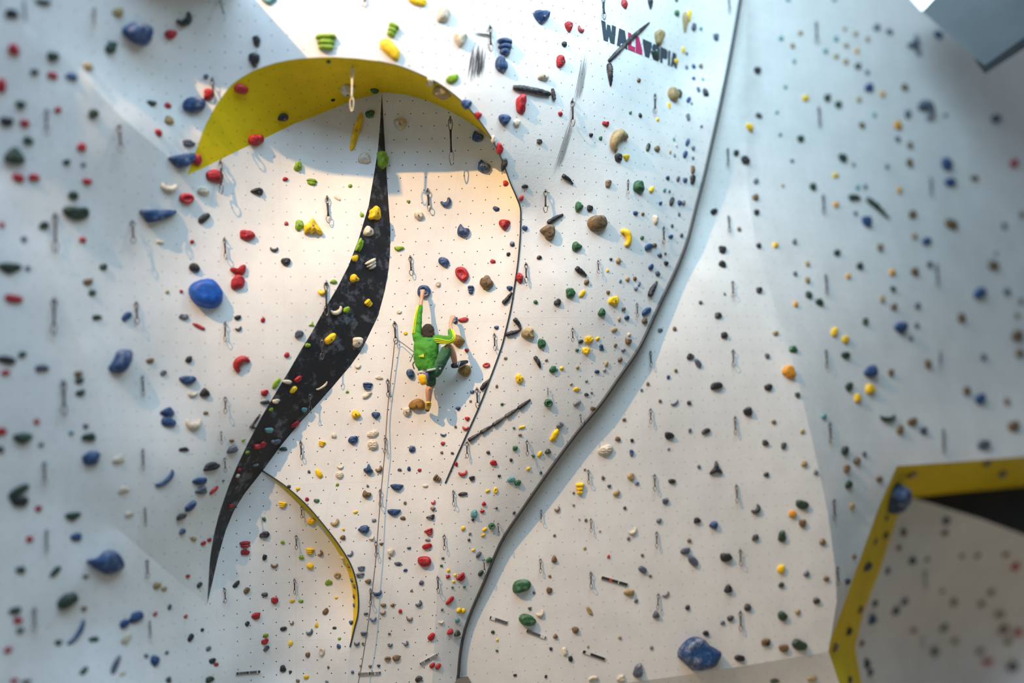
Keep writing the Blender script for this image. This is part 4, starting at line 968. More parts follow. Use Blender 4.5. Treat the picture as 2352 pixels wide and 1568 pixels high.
for q in DR:
    x0, y0, x1, y1 = q['q']
    l0, n0, d0, _ = hit(x0, y0); l1, n1, d1, _ = hit(x1, y1)
    lift = {1034: .30}.get(x0, .07)
    if x0 == 809: T = l0 + n0 * .02; B = P(x1, y1, d0)
    elif x0 == 1034: T = P(x0, y0, d0 - .28); B = P(x1, y1, d1 - .30)
    else:
        T = P(x0, y0, d0 - .03); B = P(x1, y1, min(d1 - .07, d0 - .05))
    ax = (T - B); L = ax.length; zz = ax.normalized(); xx = (RIGHT - zz * RIGHT.dot(zz)).normalized()
    a_ = math.radians(35 * math.sin(q['i'] * 2.1)); yy = zz.cross(xx)
    xx, yy = xx * math.cos(a_) + yy * math.sin(a_), yy * math.cos(a_) - xx * math.sin(a_)
    e = bpy.data.objects.new('quickdraw', None); COL.objects.link(e); e.empty_display_size = .05
    M4 = Matrix((xx, yy, zz)).transposed().to_4x4(); M4.translation = T
    wsc = min(L, .42)
    e.matrix_world = M4 @ Matrix.Diagonal((wsc, wsc, L, 1))
    tag(e, q['label'], 'quickdraw', 'quickdraws')
    for k in ('bolt_hanger', 'upper_carabiner', 'sling', 'lower_carabiner'):
        me = PROTO[k][q['c_']] if k == 'sling' else PROTO[k]
        if q['c_'] == 2 and k != 'sling':
            me = me.copy(); me.materials.clear(); me.materials.append(SLINGS[2])
        c = bpy.data.objects.new(k, me); COL.objects.link(c); c.parent = e
# ------------------------------------------------------------------ the climber
CW = {}
def C3(x, y, off):
    """point 'off' metres in front of the wall sheet as seen at pixel (x, y)"""
    a, b, c = hit(940, 700)[2], hit(1100, 700)[2], hit(1000, 960)[2]
    # plane through the wall around the climber
    d = a + (b - a) * (x - 940) / 160 + (c - (a + (b - a) * 60 / 160)) * (y - 700) / 260
    return P(x, y, d - off)

def ball(bm, c, rx, ry=None, rz=None, seg=16):
    ry = ry or rx; rz = rz or rx
    m_ = Matrix((RIGHT * rx, UP * ry, -fwd * rz)).transposed().to_4x4(); m_.translation = Vector(c)
    bmesh.ops.create_uvsphere(bm, u_segments=seg, v_segments=seg // 2 + 2, radius=1, matrix=m_)

def limb(bm, pts, rads, n=None, sides=14):
    """tapered limb through joints, rounded at the ends"""
    n = n or 8 * (len(pts) - 1) + 1
    q = smoothline([Vector((*p, r)) for p, r in zip(pts, rads)], n)
    pp = [Vector(v[:3]) for v in q]; rr = [v[3] for v in q]
    tube(bm, pp, rr, sides)
    ball(bm, pp[0], rr[0], seg=sides); ball(bm, pp[-1], rr[-1], seg=sides)

def torso(bm, rows, n=22):
    """elliptical trunk: rows of (x, y, off, half width, half depth)"""
    q = smoothline([Vector((*C3(r[0], r[1], r[2]), r[3], r[4])).to_tuple() for r in []] or [Vector((r[0], r[1], r[2], r[3])) for r in rows], n)
    z = smoothline([Vector((r[4], 0)) for r in rows], n)
    zs = []
    for i in range(n):
        t = i / (n - 1) * (len(rows) - 1); k = min(int(t), len(rows) - 2); zs.append(rows[k][4] + (rows[k + 1][4] - rows[k][4]) * (t - k))
    S_ = 24; rings = []
    for v, dz in zip(q, zs):
        c = C3(v[0], v[1], v[2])
        rings.append([bm.verts.new(c + RIGHT * v[3] * math.cos(a) - fwd * dz * math.sin(a)) for a in [2 * math.pi * k / S_ for k in range(S_)]])
    for a, b in zip(rings, rings[1:]):
        for k in range(S_): bm.faces.new((a[k], a[(k + 1) % S_], b[(k + 1) % S_], b[k]))
    bm.faces.new(rings[0][::-1]); bm.faces.new(rings[-1])

def fused(bm, name, mat, parent, voxel, smooth_it=6, origin=None, disp=0.0, dscale=.08):
    bmesh.ops.recalc_face_normals(bm, faces=bm.faces)
    if origin is not None:
        for v in bm.verts: v.co -= origin
    o = finish(bm, name, mat, parent)
    r = o.modifiers.new('fuse', 'REMESH'); r.mode = 'VOXEL'; r.voxel_size = voxel; r.use_smooth_shade = True
    s = o.modifiers.new('soften', 'SMOOTH'); s.iterations = smooth_it; s.factor = .5
    if disp:
        tx = bpy.data.textures.new(name + '_folds', 'CLOUDS'); tx.noise_scale = dscale
        dm = o.modifiers.new('folds', 'DISPLACE'); dm.texture = tx; dm.strength = disp; dm.mid_level = .5
    return o

SKIN = plastic('skin', (0.56, 0.30, 0.19), rough=.5, var=.08, scale=20, bump=.05)
HAIRM = plastic('brown_hair', (0.035, 0.020, 0.012), rough=.55, var=.6, scale=60, bump=.8)
SHIRT = plastic('green_jersey', (0.05, 0.25, 0.018), rough=.8, var=.18, scale=9, bump=.15)
_nt = SHIRT.node_tree; _b = _nt.nodes['Principled BSDF']
_tc = N(_nt, 'ShaderNodeTexCoord'); _wv = N(_nt, 'ShaderNodeTexWave'); _wv.wave_type = 'BANDS'; _wv.bands_direction = 'DIAGONAL'
_wv.inputs['Scale'].default_value = 3.6; _wv.inputs['Distortion'].default_value = 7.0; _wv.inputs['Detail'].default_value = 2; _wv.inputs['Detail Scale'].default_value = .7
_nt.links.new(_tc.outputs['Object'], _wv.inputs['Vector'])
_bp = N(_nt, 'ShaderNodeBump'); _bp.inputs['Strength'].default_value = .8; _bp.inputs['Distance'].default_value = .018
_nt.links.new(_wv.outputs['Fac'], _bp.inputs['Height']); _nt.links.new(_bp.outputs[0], _b.inputs['Normal'])
STRIPE = plastic('yellow_stripe', (0.80, 0.85, 0.02), rough=.7, var=.05, bump=0)
SHORTS = plastic('green_shorts', (0.035, 0.12, 0.06), rough=.85, var=.25, scale=12, bump=.15)
SHOEY = plastic('shoe_yellow', (0.72, 0.42, 0.01), rough=.6, var=.1, bump=0)
SHOEK = plastic('shoe_black', (0.02, 0.022, 0.028), rough=.6, var=.2, bump=0)
WEB = plastic('harness_grey', (0.45, 0.45, 0.47), rough=.7, var=.1, bump=0)
WEBK = plastic('harness_black', (0.02, 0.02, 0.022), rough=.7, var=.1, bump=0)
BAGY = plastic('bag_yellow', (0.80, 0.43, 0.005), rough=.8, var=.15, scale=20, bump=.3)
BAGP = plastic('bag_purple', (0.10, 0.09, 0.17), rough=.8, var=.15, bump=0)
BAGW = plastic('bag_fleece', (0.55, 0.52, 0.56), rough=.9, var=.3, scale=40, bump=.5)

org = C3(983, 853, .40)
root = bpy.data.objects.new('person', None); COL.objects.link(root); root.location = org; root.empty_display_size = .1
tag(root, 'climber in a green jersey and green shorts reaching for the blue arch hold', 'person')
bpy.context.view_layer.update()

# joints -------------------------------------------------------------
Ls, Le, Lw = C3(958, 768, .40), C3(961.5, 727, .34), C3(968.5, 686, .22)
Rs, Re, Rw = C3(1004, 779, .42), C3(1035.5, 780, .55), C3(1034.5, 746, .30)
Lh, Lk, La = C3(984, 856, .40), C3(988.5, 884, .24), C3(984.5, 925, .24)
Rh, Rk, Ra = C3(1000, 850, .40), C3(1030.5, 797, .44), C3(1045, 836, .22)
# body: one continuous skin
bm = bmesh.new()
torso(bm, [(980, 776, .41, .07, .06), (979, 785, .42, .16, .09), (979, 800, .44, .175, .105), (979, 820, .43, .16, .10), (981, 838, .41, .15, .10), (985, 855, .39, .165, .11), (988, 862, .38, .12, .09)])
limb(bm, [C3(980, 783, .41), C3(983, 768, .38)], [.062, .058])
ball(bm, C3(984, 761, .36), .094, .115, .10)                      # skull
ball(bm, C3(984, 770, .32), .060, .075, .055)                        # jaw
ball(bm, C3(984, 765, .258), .014, .024, .020)                       # nose
for sx in (-1, 1):
    ball(bm, C3(984 + sx * 4.6, 761, .276), .014, .010, .012)        # eyes
    ball(bm, C3(983.5 + sx * 14.4, 766, .375), .014, .034, .022)     # ears
ball(bm, C3(984, 772.5, .268), .022, .008, .012)                     # lips
limb(bm, [Ls, Le, Lw], [.058, .045, .029]); limb(bm, [Rs, Re, Rw], [.058, .046, .029])
limb(bm, [Lh, Lk, C3(985.5, 897, .29), La], [.098, .062, .064, .036]); limb(bm, [Rh, C3(1017, 821, .44), Rk, C3(1041, 816, .34), Ra], [.098, .085, .062, .056, .036])
limb(bm, [La, C3(983.5, 932, .20), C3(982, 940, .12)], [.036, .036, .026]); limb(bm, [Ra, C3(1048, 838, .20), C3(1064, 834, .13)], [.036, .036, .026])
# left hand hooked into the arch
limb(bm, [Lw, C3(969.8, 676, .19), C3(970.6, 669.5, .165)], [.028, .036, .034])
for k, (dx, ln) in enumerate(((-4.6, .9), (-1.7, 1.0), (1.2, 1.02), (3.8, .88))):
    limb(bm, [C3(970.8 + dx, 670, .175), C3(970.8 + dx * 1.05, 670 - 4.2 * ln, .15), C3(970.8 + dx, 670 - 4.6 * ln, .115), C3(970.8 + dx, 670 - 2.6 * ln, .085)], [.0105, .0098, .009, .008], 12, 8)
limb(bm, [C3(974, 679, .18), C3(978.5, 677.5, .165), C3(982.5, 675, .135)], [.013, .011, .009], 9, 8)
# right hand over the small blue hold
limb(bm, [Rw, C3(1036, 738, .24), C3(1038.5, 732, .19)], [.028, .036, .034])
for k, (dx, ln) in enumerate(((-4.8, .85), (-1.8, 1.0), (1.3, 1.04), (4.2, .9))):
    limb(bm, [C3(1039 + dx, 731, .195), C3(1039.6 + dx, 731 - 6.0 * ln, .165), C3(1040.4 + dx, 731 - 6.0 * ln, .125), C3(1041.2 + dx, 731 - 2.6 * ln, .095)], [.0105, .0098, .009, .008], 12, 8)
limb(bm, [C3(1040.5, 740, .225), C3(1043.5, 737.5, .19), C3(1045, 734, .15)], [.013, .011, .009], 9, 8)
body = fused(bm, 'body', SKIN, root, .0065, 3, org)

bm = bmesh.new()                                                     # hair: cap round the back of the head
ball(bm, C3(983, 760.5, .39), .106, .128, .10, 20)
ball(bm, C3(982.5, 770, .43), .084, .090, .064)
ball(bm, C3(982, 776.5, .43), .056, .045, .045)
for k in range(26):
    r_ = random.Random(k); a = r_.uniform(0, 6.28); b = r_.uniform(.1, 1)
    x, y = 983 + math.cos(a) * 11 * b, 762 - math.sin(a) * 13 * b
    limb(bm, [C3(x, y, .45), C3(x + r_.uniform(-2, 2), y + 4, .478)], [.018, .008], 5, 8)
fused(bm, 'hair', HAIRM, root, .008, 2, org, .02, .03)

bm = bmesh.new()                                                     # long sleeved jersey
torso(bm, [(981, 774, .42, .072, .070), (979, 781, .43, .175, .10), (979, 792, .45, .205, .125), (978.5, 810, .45, .205, .13), (978, 826, .44, .197, .13), (979, 838, .43, .180, .13), (983, 847, .42, .170, .135), (985, 852, .41, .150, .125)], 30)
limb(bm, [C3(963, 782, .43), Ls, Le, C3(965.6, 704, .275)], [.085, .080, .060, .042])
limb(bm, [C3(996, 786, .43), Rs, Re, C3(1034.4, 760, .425)], [.09, .080, .064, .044])
jersey = fused(bm, 'jersey', SHIRT, root, .010, 5, org, .016, .06)
bm = bmesh.new()                                                     # stand-up collar
limb(bm, [C3(971, 776, .44), C3(976, 780, .49), C3(984, 782, .505), C3(993, 779, .48), C3(999, 772, .42)], [.016, .020, .020, .020, .016], 24, 8)
fused(bm, 'collar', plastic('collar_green', (0.02, 0.20, 0.07), rough=.8, bump=0), root, .008, 2, org)

for side, path, rads in (('L', [Ls, Le, C3(965.6, 704, .275)], (.082, .062, .045)), ('R', [Rs, Re, C3(1034.4, 760, .425)], (.082, .066, .047))):
    for k in (-1, 0, 1):
        bm = bmesh.new(); pts = []
        q = smoothline([Vector((*p, r)) for p, r in zip(path, rads)], 26)
        for i, v in enumerate(q):
            p = Vector(v[:3]); t = (Vector(q[min(i + 1, 25)][:3]) - Vector(q[max(i - 1, 0)][:3])).normalized()
            out = (-fwd * .72 + (-RIGHT * .70 if side == 'L' else (UP * -.15 + RIGHT * .45)))
            out = (out - t * out.dot(t)).normalized(); sd = t.cross(out)
            a = k * .36
            pts.append(p + (out * math.cos(a) + sd * math.sin(a)) * (v[3] + .006) - org)
        tube(bm, pts, [.0055] * 26, 6)
        finish(bm, 'sleeve_stripe', STRIPE, root)
for k, (w, h0) in enumerate(((2.6, 2.6), (2.8, 4.8), (3.0, 7.2))):   # slanted three-bar emblem on the back
    x0 = 962.5 + k * 4.0; yb = 818.6 + k * .5
    bm = bmesh.new()
    vs_ = []
    for dd in (0, .012):
        vs_.append([bm.verts.new(C3(x, y, .590 + dd) - org) for x, y in ((x0, yb), (x0 + w, yb + .3), (x0 + w - 1.0, yb - h0), (x0 - .9, yb - h0 + 1.2))])
    bm.faces.new(vs_[0][::-1]); bm.faces.new(vs_[1])
    for i in range(4): bm.faces.new((vs_[0][i], vs_[0][(i + 1) % 4], vs_[1][(i + 1) % 4], vs_[1][i]))
    bmesh.ops.recalc_face_normals(bm, faces=bm.faces)
    finish(bm, 'emblem_bar', STRIPE, root, smooth=False)

bm = bmesh.new()                                                     # shorts
torso(bm, [(983, 842, .41, .165, .12), (986, 850, .40, .182, .13), (989, 858, .39, .175, .125), (990, 864, .38, .12, .10)])
limb(bm, [C3(983, 856, .40), C3(987, 866, .34), C3(989.5, 876, .27)], [.10, .102, .090]); limb(bm, [C3(999, 852, .41), C3(1014, 826, .44), C3(1025, 806, .445)], [.108, .104, .092])
fused(bm, 'shorts', SHORTS, root, .010, 4, org, .025, .07)

bm = bmesh.new()                                                     # harness: waist belt, leg loops, gear loops
def band(bm, rows, hh, nn=26):
    """belt round the trunk: (x, y, off, half width, half depth, tilt)"""
    x, y, off, rx, rz, tilt = rows
    c = C3(x, y, off); S_ = 28; R_ = []
    for k in range(S_):
        a = 2 * math.pi * k / S_
        p = c + RIGHT * rx * math.cos(a) - fwd * rz * math.sin(a) + UP * tilt * math.cos(a)
        R_.append((p + UP * hh, p - UP * hh))
    vs_ = [(bm.verts.new(a - org), bm.verts.new(b - org)) for a, b in R_]
    for k in range(S_):
        a, b = vs_[k], vs_[(k + 1) % S_]; bm.faces.new((a[0], a[1], b[1], b[0]))
bm = bmesh.new(); band(bm, (985, 849.8, .41, .182, .142, .035), .018)
o = finish(bm, 'harness_belt', WEB, root); s_ = o.modifiers.new('thick', 'SOLIDIFY'); s_.thickness = .012
for pts, r_, nm in (([C3(950, 812.5, .40), C3(947, 818, .42), C3(943, 828, .43), C3(941, 830, .43)], .007, 'rope_tail'), ([C3(951, 831, .42), C3(948.5, 836, .45), C3(949.5, 842, .46), C3(951.8, 847.5, .45)], .010, 'gear_loop'), ([C3(1008, 838, .45), C3(1013, 842, .47), C3(1014, 848, .47), C3(1010, 852, .45)], .008, 'gear_loop')):
    bm = bmesh.new(); tube(bm, [p - org for p in smoothline(pts, 14)], r_, 8); finish(bm, nm, WEBK, root)
bm = bmesh.new(); limb(bm, [C3(1007, 836, .49) - org, C3(1010.5, 846, .495) - org], [.022, .024], 8, 10); finish(bm, 'belt_buckle_pad', WEB, root)
bm = bmesh.new(); limb(bm, [C3(1006.5, 841, .53) - org, C3(1012.5, 840.5, .51) - org], [.008, .008], 6, 8); finish(bm, 'buckle_strap', WEBK, root)

# shoes
def shoe(pts, rads, mat, nm):
    bm = bmesh.new(); limb(bm, pts, rads, 14, 12)
    return fused(bm, nm, mat, root, .006, 3, org)
s1 = shoe([C3(984, 927, .265), C3(983.2, 933, .21), C3(982, 939.5, .13)], [.050, .050, .036], SHOEY, 'shoe')
bm = bmesh.new(); limb(bm, [C3(982.2, 938.5, .16), C3(981.8, 941, .10)], [.041, .036], 6, 12); fused(bm, 'toe_rubber', SHOEK, s1, .006, 2, org)
for yy, of in ((925.5, .275), (929.5, .26)):
    bm = bmesh.new(); tube(bm, smoothline([C3(978.2, yy + 1.2, of - .02), C3(980.5, yy + 1.6, of + .03), C3(984, yy + .8, of + .045), C3(988, yy + .6, of + .015), C3(989.5, yy - .6, of - .03)], 14), .010, 6)
    for v in bm.verts: v.co -= org
    finish(bm, 'ankle_strap', SHOEK, s1)
s2 = shoe([C3(1041.5, 839.5, .25), C3(1049, 838, .22), C3(1060, 834, .16), C3(1072, 830.5, .09)], [.046, .050, .046, .030], SHOEK, 'shoe')
for xx in (1050.5, 1054.5):
    bm = bmesh.new(); tube(bm, smoothline([C3(xx - 1.8, 842, .23), C3(xx - .3, 838, .262), C3(xx + 1.2, 833, .245), C3(xx + 1.5, 830.5, .20)], 12), .009, 6)
    for v in bm.verts: v.co -= org
    finish(bm, 'white_strap', plastic('strap_white', (.7, .7, .68), var=.05, bump=0), s2)
bm = bmesh.new(); limb(bm, [C3(1056, 838.5, .20), C3(1069, 834, .13)], [.026, .022], 8, 10)
fused(bm, 'sole_edge', plastic('sole_grey', (.12, .11, .12), bump=0), s2, .006, 2, org)

# chalk bag hanging behind the hip
cb = bpy.data.objects.new('chalk_bag', None); COL.objects.link(cb); cb.location = C3(971, 866, .56); cb.empty_display_size = .05
tag(cb, 'yellow chalk bag with a pale fleece rim hanging behind the climber\'s hip', 'chalk bag')
bo = Vector(cb.location)
def bagring(rows, mat, nm, seed=0):
    bm = bmesh.new(); S_ = 20; rings = []
    for x, y, off, rx, rz in rows:
        c = C3(x, y, off) - bo
        rings.append([bm.verts.new(c + RIGHT * rx * math.cos(a) - fwd * rz * math.sin(a) + UP * .012 * math.cos(a - .6)) for a in [2 * math.pi * k / S_ for k in range(S_)]])
    for a, b in zip(rings, rings[1:]):
        for k in range(S_): bm.faces.new((a[k], a[(k + 1) % S_], b[(k + 1) % S_], b[k]))
    bm.faces.new(rings[0][::-1]); bm.faces.new(rings[-1]); bmesh.ops.recalc_face_normals(bm, faces=bm.faces)
    return finish(bm, nm, mat, cb)
bagring([(969.2, 861, .58, .064, .058), (970.5, 868, .58, .070, .064), (972.5, 876, .575, .066, .060), (974, 880.5, .57, .058, .052), (974.5, 883, .565, .040, .036)], BAGY, 'pouch')
bagring([(977.6, 857, .565, .040, .050), (980.4, 868, .56, .032, .050), (981.6, 879, .555, .018, .036)], BAGP, 'side_panel')
bm = bmesh.new(); c = C3(968.6, 858.5, .585) - bo; pts = []
for k in range(25):
    a = 2 * math.pi * k / 24; pts.append(c + RIGHT * .060 * math.cos(a) + UP * .030 * math.sin(a) - fwd * .030 * math.sin(a))
tube(bm, pts, .014, 8); finish(bm, 'rim', BAGW, cb)
bagring([(968.6, 859, .575, .055, .045), (969, 862, .575, .05, .04)], BAGW, 'fleece_lining')
bm = bmesh.new(); tube(bm, smoothline([p - bo for p in (C3(971, 856, .58), C3(972, 850, .575), C3(976, 848, .57), C3(980, 850, .565))], 10), .007, 6); finish(bm, 'hang_cord', WEBK, cb)

# ------------------------------------------------------------------ the rope
def on(x, y, off): return P(x, y, hit(x, y)[2] - off)
run = [C3(958, 815, .36), C3(950, 808, .33), C3(935, 796, .22), C3(920, 785, .14), C3(911, 779.8, .12), C3(908.3, 780.5, .125), C3(906.5, 786, .13), C3(902, 830, .12), C3(897, 872, .12), C3(893.5, 905, .11), C3(888, 970, .11),
       on(884.6, 1030, .11), on(880, 1080, .11), on(873.5, 1150, .11), on(868, 1220, .115), on(864.5, 1270, .115), on(857, 1340, .12), on(851.5, 1388, .12), on(843, 1450, .14), on(832, 1520, .16), on(821, 1580, .2), on(812, 1640, .25)]
bm = bmesh.new(); tube(bm, smoothline(run, 160), .0082, 7)
rp = finish(bm, 'climbing_rope', plastic('rope_mauve', (0.16, 0.13, 0.15), rough=.9, var=.3, scale=40, bump=.2)); recentre(rp)
tag(rp, 'thin mauve rope running from the climber through quickdraws down to the ground', 'rope')

# ------------------------------------------------------------------ painted lettering on the bulge
INK = plastic('ink_slate', (0.030, 0.045, 0.065), rough=.8, var=.1, bump=0)
INKR = plastic('ink_magenta', (0.42, 0.02, 0.10), rough=.8, var=.1, bump=0)
GLY = {'W': [[(0, 1), (.28, 1), (.32, .52), (.40, .92), (.60, .92), (.68, .52), (.72, 1), (1, 1), (.87, 0), (.59, 0), (.5, .34), (.41, 0), (.13, 0)]],
 'A': [[(0, 0), (.24, 1), (.76, 1), (1, 0), (.68, 0), (.62, .22), (.38, .22), (.32, 0)]],
 'L': [[(0, 0), (0, 1), (.48, 1), (.48, .3), (1, .3), (1, 0)]],
 'T': [[(0, .74), (0, 1), (1, 1), (1, .74), (.74, .72), (.74, 0), (.26, 0), (.26, .72)]],
 'O': [[(.18, 0), (0, .2), (0, .8), (.18, 1), (.5, 1), (.5, .76), (.30, .72), (.30, .28), (.5, .24), (.5, 0)], [(.5, 0), (.5, .24), (.70, .28), (.70, .72), (.5, .76), (.5, 1), (.82, 1), (1, .8), (1, .2), (.82, 0)]],
 'P': [[(0, 0), (0, 1), (.34, 1), (.34, 0)], [(.34, .34), (.34, .56), (.66, .56), (.66, .78), (.34, .78), (.34, 1), (.84, 1), (1, .86), (1, .48), (.84, .34)]],
 'I': [[(.1, 0), (.1, 1), (.9, 1), (.9, 0)]]}
wm = bpy.data.objects.new('painted_lettering', None); COL.objects.link(wm)
wm.location = hit(1465, 90)[0]; wo = Vector(wm.location)
tag(wm, 'dark and magenta block lettering painted high on the bulging wall', 'lettering')
TL, BL, TR, BR = (1379, 46), (1383, 91), (1556, 125), (1557, 159)
WIDS = [1.5, 1.1, .72, .68, .90, .78, .72, .26, .66]
word = 'WALLTOPIA'; tot = sum(WIDS) + .05 * 9; cur = 0
for i, ch in enumerate(word):
    bm = bmesh.new()
    for pl in GLY[ch]:
        lay = []
        for lift in (.001, .004):
            ring = []
            pl2 = []
            for a, b in zip(pl, pl[1:] + pl[:1]):
                pl2 += [a]
            for gx, gy in pl2:
                s_ = (cur + gx * WIDS[i] + .12 * (gy - .5)) / tot
                x = (TL[0] + (TR[0] - TL[0]) * s_) * gy + (BL[0] + (BR[0] - BL[0]) * s_) * (1 - gy)
                y = (TL[1] + (TR[1] - TL[1]) * s_) * gy + (BL[1] + (BR[1] - BL[1]) * s_) * (1 - gy)
                l, nn, d, _ = hit(x, y); ring.append(bm.verts.new(l + nn * (lift + .004) - wo))
            lay.append(ring)
        n_ = len(lay[0])
        bm.faces.new(lay[1])
        for k in range(n_): bm.faces.new((lay[0][k], lay[0][(k + 1) % n_], lay[1][(k + 1) % n_], lay[1][k]))
    bmesh.ops.triangulate(bm, faces=[f for f in bm.faces if len(f.verts) > 4])
    bmesh.ops.recalc_face_normals(bm, faces=bm.faces)
    finish(bm, 'letter', INKR if ch == 'L' else INK, wm, smooth=False)
    cur += WIDS[i] + .05

# ------------------------------------------------------------------ route labels
def plate(x0, y0, x1, y1, hgt, cells, label, base='label_white'):
    l, nn, d, _ = hit((x0 + x1) / 2, (y0 + y1) / 2)
    pa = hit(x0, y0)[0] - l; pb = hit(x1, y1)[0] - l
    dx = (pb - pa); L = dx.length; ux = dx.normalized(); uy = nn.cross(ux).normalized()
    H = hgt * d / FPX
    e = bpy.data.objects.new('route_label', None); COL.objects.link(e); e.location = l
    tag(e, label, 'route label')
    def box(a, b, v0, v1, z0, z1, mt, nm):
        bm = bmesh.new(); bmesh.ops.create_cube(bm, size=1)
        for v in bm.verts:
            p = v.co + Vector((.5, .5, .5)); v.co = ux * ((a + (b - a) * p.x - .5) * L) + uy * ((v0 + (v1 - v0) * p.y - .5) * H) + nn * (z0 + (z1 - z0) * p.z)
        bmesh.ops.recalc_face_normals(bm, faces=bm.faces)
        return finish(bm, nm, mt, e, smooth=False)
    box(0, 1, 0, 1, .006, .020, plastic(base, (.62, .62, .60), bump=0, var=.05), 'backing')
    for a, b, c in cells:
        box(a, b, .06, .94, .020, .023, plastic('cell_' + c, {'k': (.02, .02, .024), 'g': (.24, .24, .25), 'd': (.09, .09, .10), 'r': (.55, .05, .03), 'o': (.16, .15, .10)}[c], bump=.6, var=.5, scale=60), 'printed_field')
plate(823, 1547, 874, 1544, 7, [(0, .05, 'k'), (.07, .44, 'g'), (.47, .53, 'k'), (.54, .72, 'o'), (.76, .92, 'g'), (.94, 1, 'k')], 'narrow grey route label crossed by the rope at the wall foot')
plate(964.5, 1524, 1004.5, 1502, 6.5, [(0, .05, 'k'), (.06, .24, 'g'), (.27, .5, 'd'), (.5, .55, 'k'), (.56, .95, 'g'), (.96, 1, 'k')], 'slanted white-edged route label above two red holds')
plate(1125, 1416.5, 1164.5, 1430, 7.5, [(0, .07, 'k'), (.3, .52, 'd'), (.52, .56, 'k'), (.57, .97, 'd'), (.97, 1, 'k')], 'small dark route label left of the lower smooth green hold')
plate(1209, 1447, 1252.5, 1463.5, 7, [(0, .06, 'k'), (.07, .72, 'd'), (.96, 1, 'k')], 'tilted dark route label right below the lower smooth green hold')
plate(1338, 1494.5, 1390, 1513.5, 7, [(0, .12, 'k'), (.34, .97, 'k')], 'broken dark route label left of the biggest blue hold')
plate(1381, 1325, 1440, 1342, 7.5, [(0, .3, 'k'), (.3, .4, 'r'), (.4, .64, 'k'), (.68, 1, 'k')], 'black route label with a red field on the lower right wall')
plate(541, 1546.5, 596, 1542, 6, [(0, .1, 'k'), (.12, .42, 'd'), (.42, .52, 'k'), (.55, .85, 'd'), (.9, 1, 'k')], 'blurred dark route label at the foot of the lower left panel')

# ------------------------------------------------------------------ rubber scuff marks left on the paint
def scuffmat(dark=.9):
    mt, nt, b = newmat('rubber_scuff')
    uv = N(nt, 'ShaderNodeUVMap'); uv.uv_map = 'UVMap'
    mp = N(nt, 'ShaderNodeMapping'); mp.inputs['Scale'].default_value = (16, 1.3, 1)
    ns = N(nt, 'ShaderNodeTexNoise'); ns.inputs['Scale'].default_value = 1; ns.inputs['Detail'].default_value = 6; ns.inputs['Roughness'].default_value = .65
    nt.links.new(uv.outputs[0], mp.inputs[0]); nt.links.new(mp.outputs[0], ns.inputs['Vector'])
    sp = N(nt, 'ShaderNodeSeparateXYZ'); nt.links.new(uv.outputs[0], sp.inputs[0])
    def edge(o):  # fades to the rim of the patch
        return math_n(nt, 'MULTIPLY', math_n(nt, 'MULTIPLY', o, math_n(nt, 'SUBTRACT', 1.0, o)), 4.0)
    e = math_n(nt, 'MULTIPLY', edge(sp.outputs[0]), edge(sp.outputs[1]))
    f = math_n(nt, 'MULTIPLY', math_n(nt, 'SUBTRACT', math_n(nt, 'ADD', ns.outputs['Fac'], math_n(nt, 'MULTIPLY', e, .28)), .64), 6.0)
    cl = nt.nodes.new('ShaderNodeClamp'); nt.links.new(f, cl.inputs[0]); cl.inputs['Max'].default_value = dark
    b.inputs['Base Color'].default_value = (.02, .02, .024, 1); b.inputs['Roughness'].default_value = .8
    nt.links.new(cl.outputs[0], b.inputs['Alpha'])
    return mt
SC = scuffmat(); SCF = scuffmat(.42)
def scuff(x0, y0, x1, y1, w, n=14):
    bm = bmesh.new(); uvl = bm.loops.layers.uv.new('UVMap'); rows = []
    dx, dy = x1 - x0, y1 - y0; L = math.hypot(dx, dy); px, py = -dy / L * w / 2, dx / L * w / 2
    c = hit((x0 + x1) / 2, (y0 + y1) / 2)[0]
    for i in range(n):
        t = i / (n - 1); r = []
        for k in range(4):
            s_ = k / 3 * 2 - 1
            l, nn, d, _ = hit(x0 + dx * t + px * s_, y0 + dy * t + py * s_); r.append((bm.verts.new(l + nn * .006 - c), k / 3, t))
        rows.append(r)
    for a, b in zip(rows, rows[1:]):
        for k in range(3):
            f = bm.faces.new((a[k][0], a[k + 1][0], b[k + 1][0], b[k][0]))
            for l, q in zip(f.loops, (a[k], a[k + 1], b[k + 1], b[k])): l[uvl].uv = (q[1], q[2])
    bmesh.ops.recalc_face_normals(bm, faces=bm.faces)
    o = finish(bm, 'rubber_scuff', SC); o.location = c
    return o
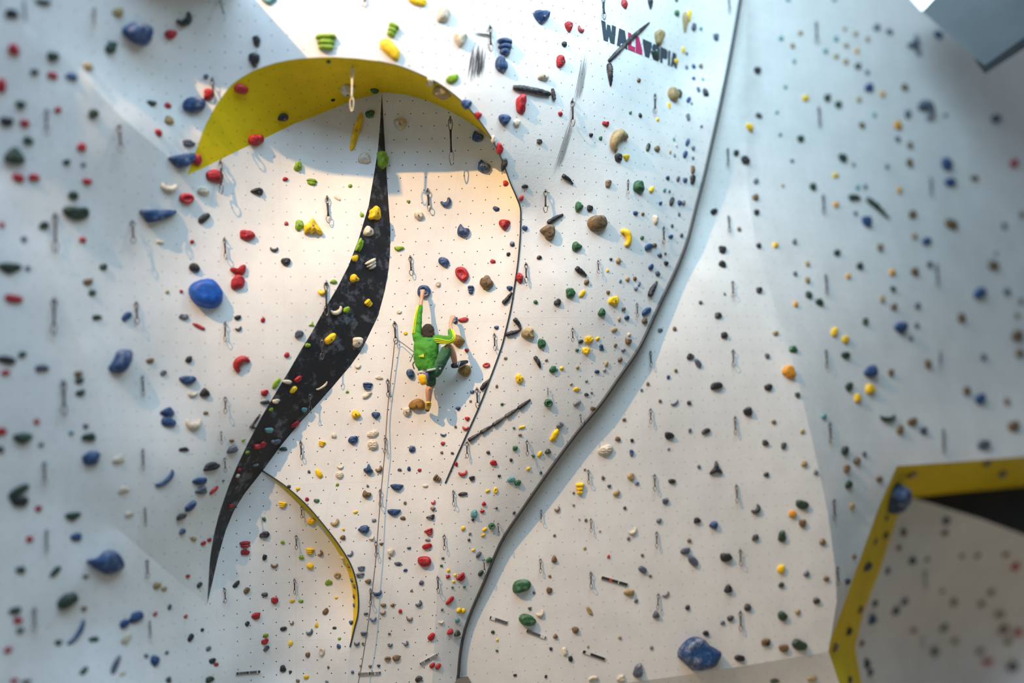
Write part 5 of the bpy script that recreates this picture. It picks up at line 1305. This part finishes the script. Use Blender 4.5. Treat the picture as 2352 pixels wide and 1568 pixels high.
for (q, lb) in (((1102, 95, 1088, 195, 56), 'cluster of dark rubber streaks on the bulge beside two blue holds'),
                ((1346, 118, 1322, 250, 26), 'dark vertical rubber smear below left of the painted lettering'),
                ((1318, 265, 1272, 410, 24), 'long faint rubber smear slanting down the upper bulge'),
                ((1082, 76, 1140, 86, 14), 'short level rubber streak above the dark streak cluster')):
    o = scuff(*q)
    if q[0] in (1346, 1318): o.data.materials[0] = SCF
    tag(o, lb, 'scuff mark', kind='stuff')
# ------------------------------------------------------------------ light
wd = bpy.data.worlds.new('hall_daylight'); S.world = wd; wd.use_nodes = True
bg = wd.node_tree.nodes['Background']
bg.inputs[0].default_value = (0.72, 0.84, 1.0, 1); bg.inputs[1].default_value = 0.78

def aim(o, target):
    d = (Vector(target) - o.location).normalized()
    o.rotation_euler = d.to_track_quat('-Z', 'Y').to_euler()

tgt = P(880, 690, 17.2)
Ldir = (-0.42 * RIGHT - 0.60 * fwd + 0.66 * UP).normalized()
sp = bpy.data.lights.new('window_sunlight', 'SPOT'); sp.energy = 20000; sp.color = (1.0, 0.58, 0.22)
sp.spot_size = math.radians(40); sp.spot_blend = 1.0; sp.shadow_soft_size = 0.10
so = bpy.data.objects.new('window_sunlight', sp); COL.objects.link(so)
so.location = tgt + Ldir * 19; aim(so, P(1260, 900, 17.3))

def area(name, loc, target, sx, sy, e, col):
    ar = bpy.data.lights.new(name, 'AREA'); ar.shape = 'RECTANGLE'; ar.size = sx; ar.size_y = sy; ar.energy = e; ar.color = col
    ao = bpy.data.objects.new(name, ar); COL.objects.link(ao); ao.location = loc; aim(ao, target)
area('roof_skylight', (-0.5, 7.2, 16.5), (0, 17.5, 6), 13, 6, 1720, (0.52, 0.75, 1.0))
area('ridge_skylight', P(1850, -900, 13.5), P(1640, 120, 19.3), 5, 4, 780, (0.60, 0.88, 1.0))

S.view_settings.view_transform = 'Standard'; S.view_settings.look = 'None'; S.view_settings.gamma = 1.0
S.view_settings.use_curve_mapping = False
S.view_settings.exposure = 0.0
S.cycles.max_bounces = 6; S.cycles.diffuse_bounces = 3
S.cycles.use_denoising = True
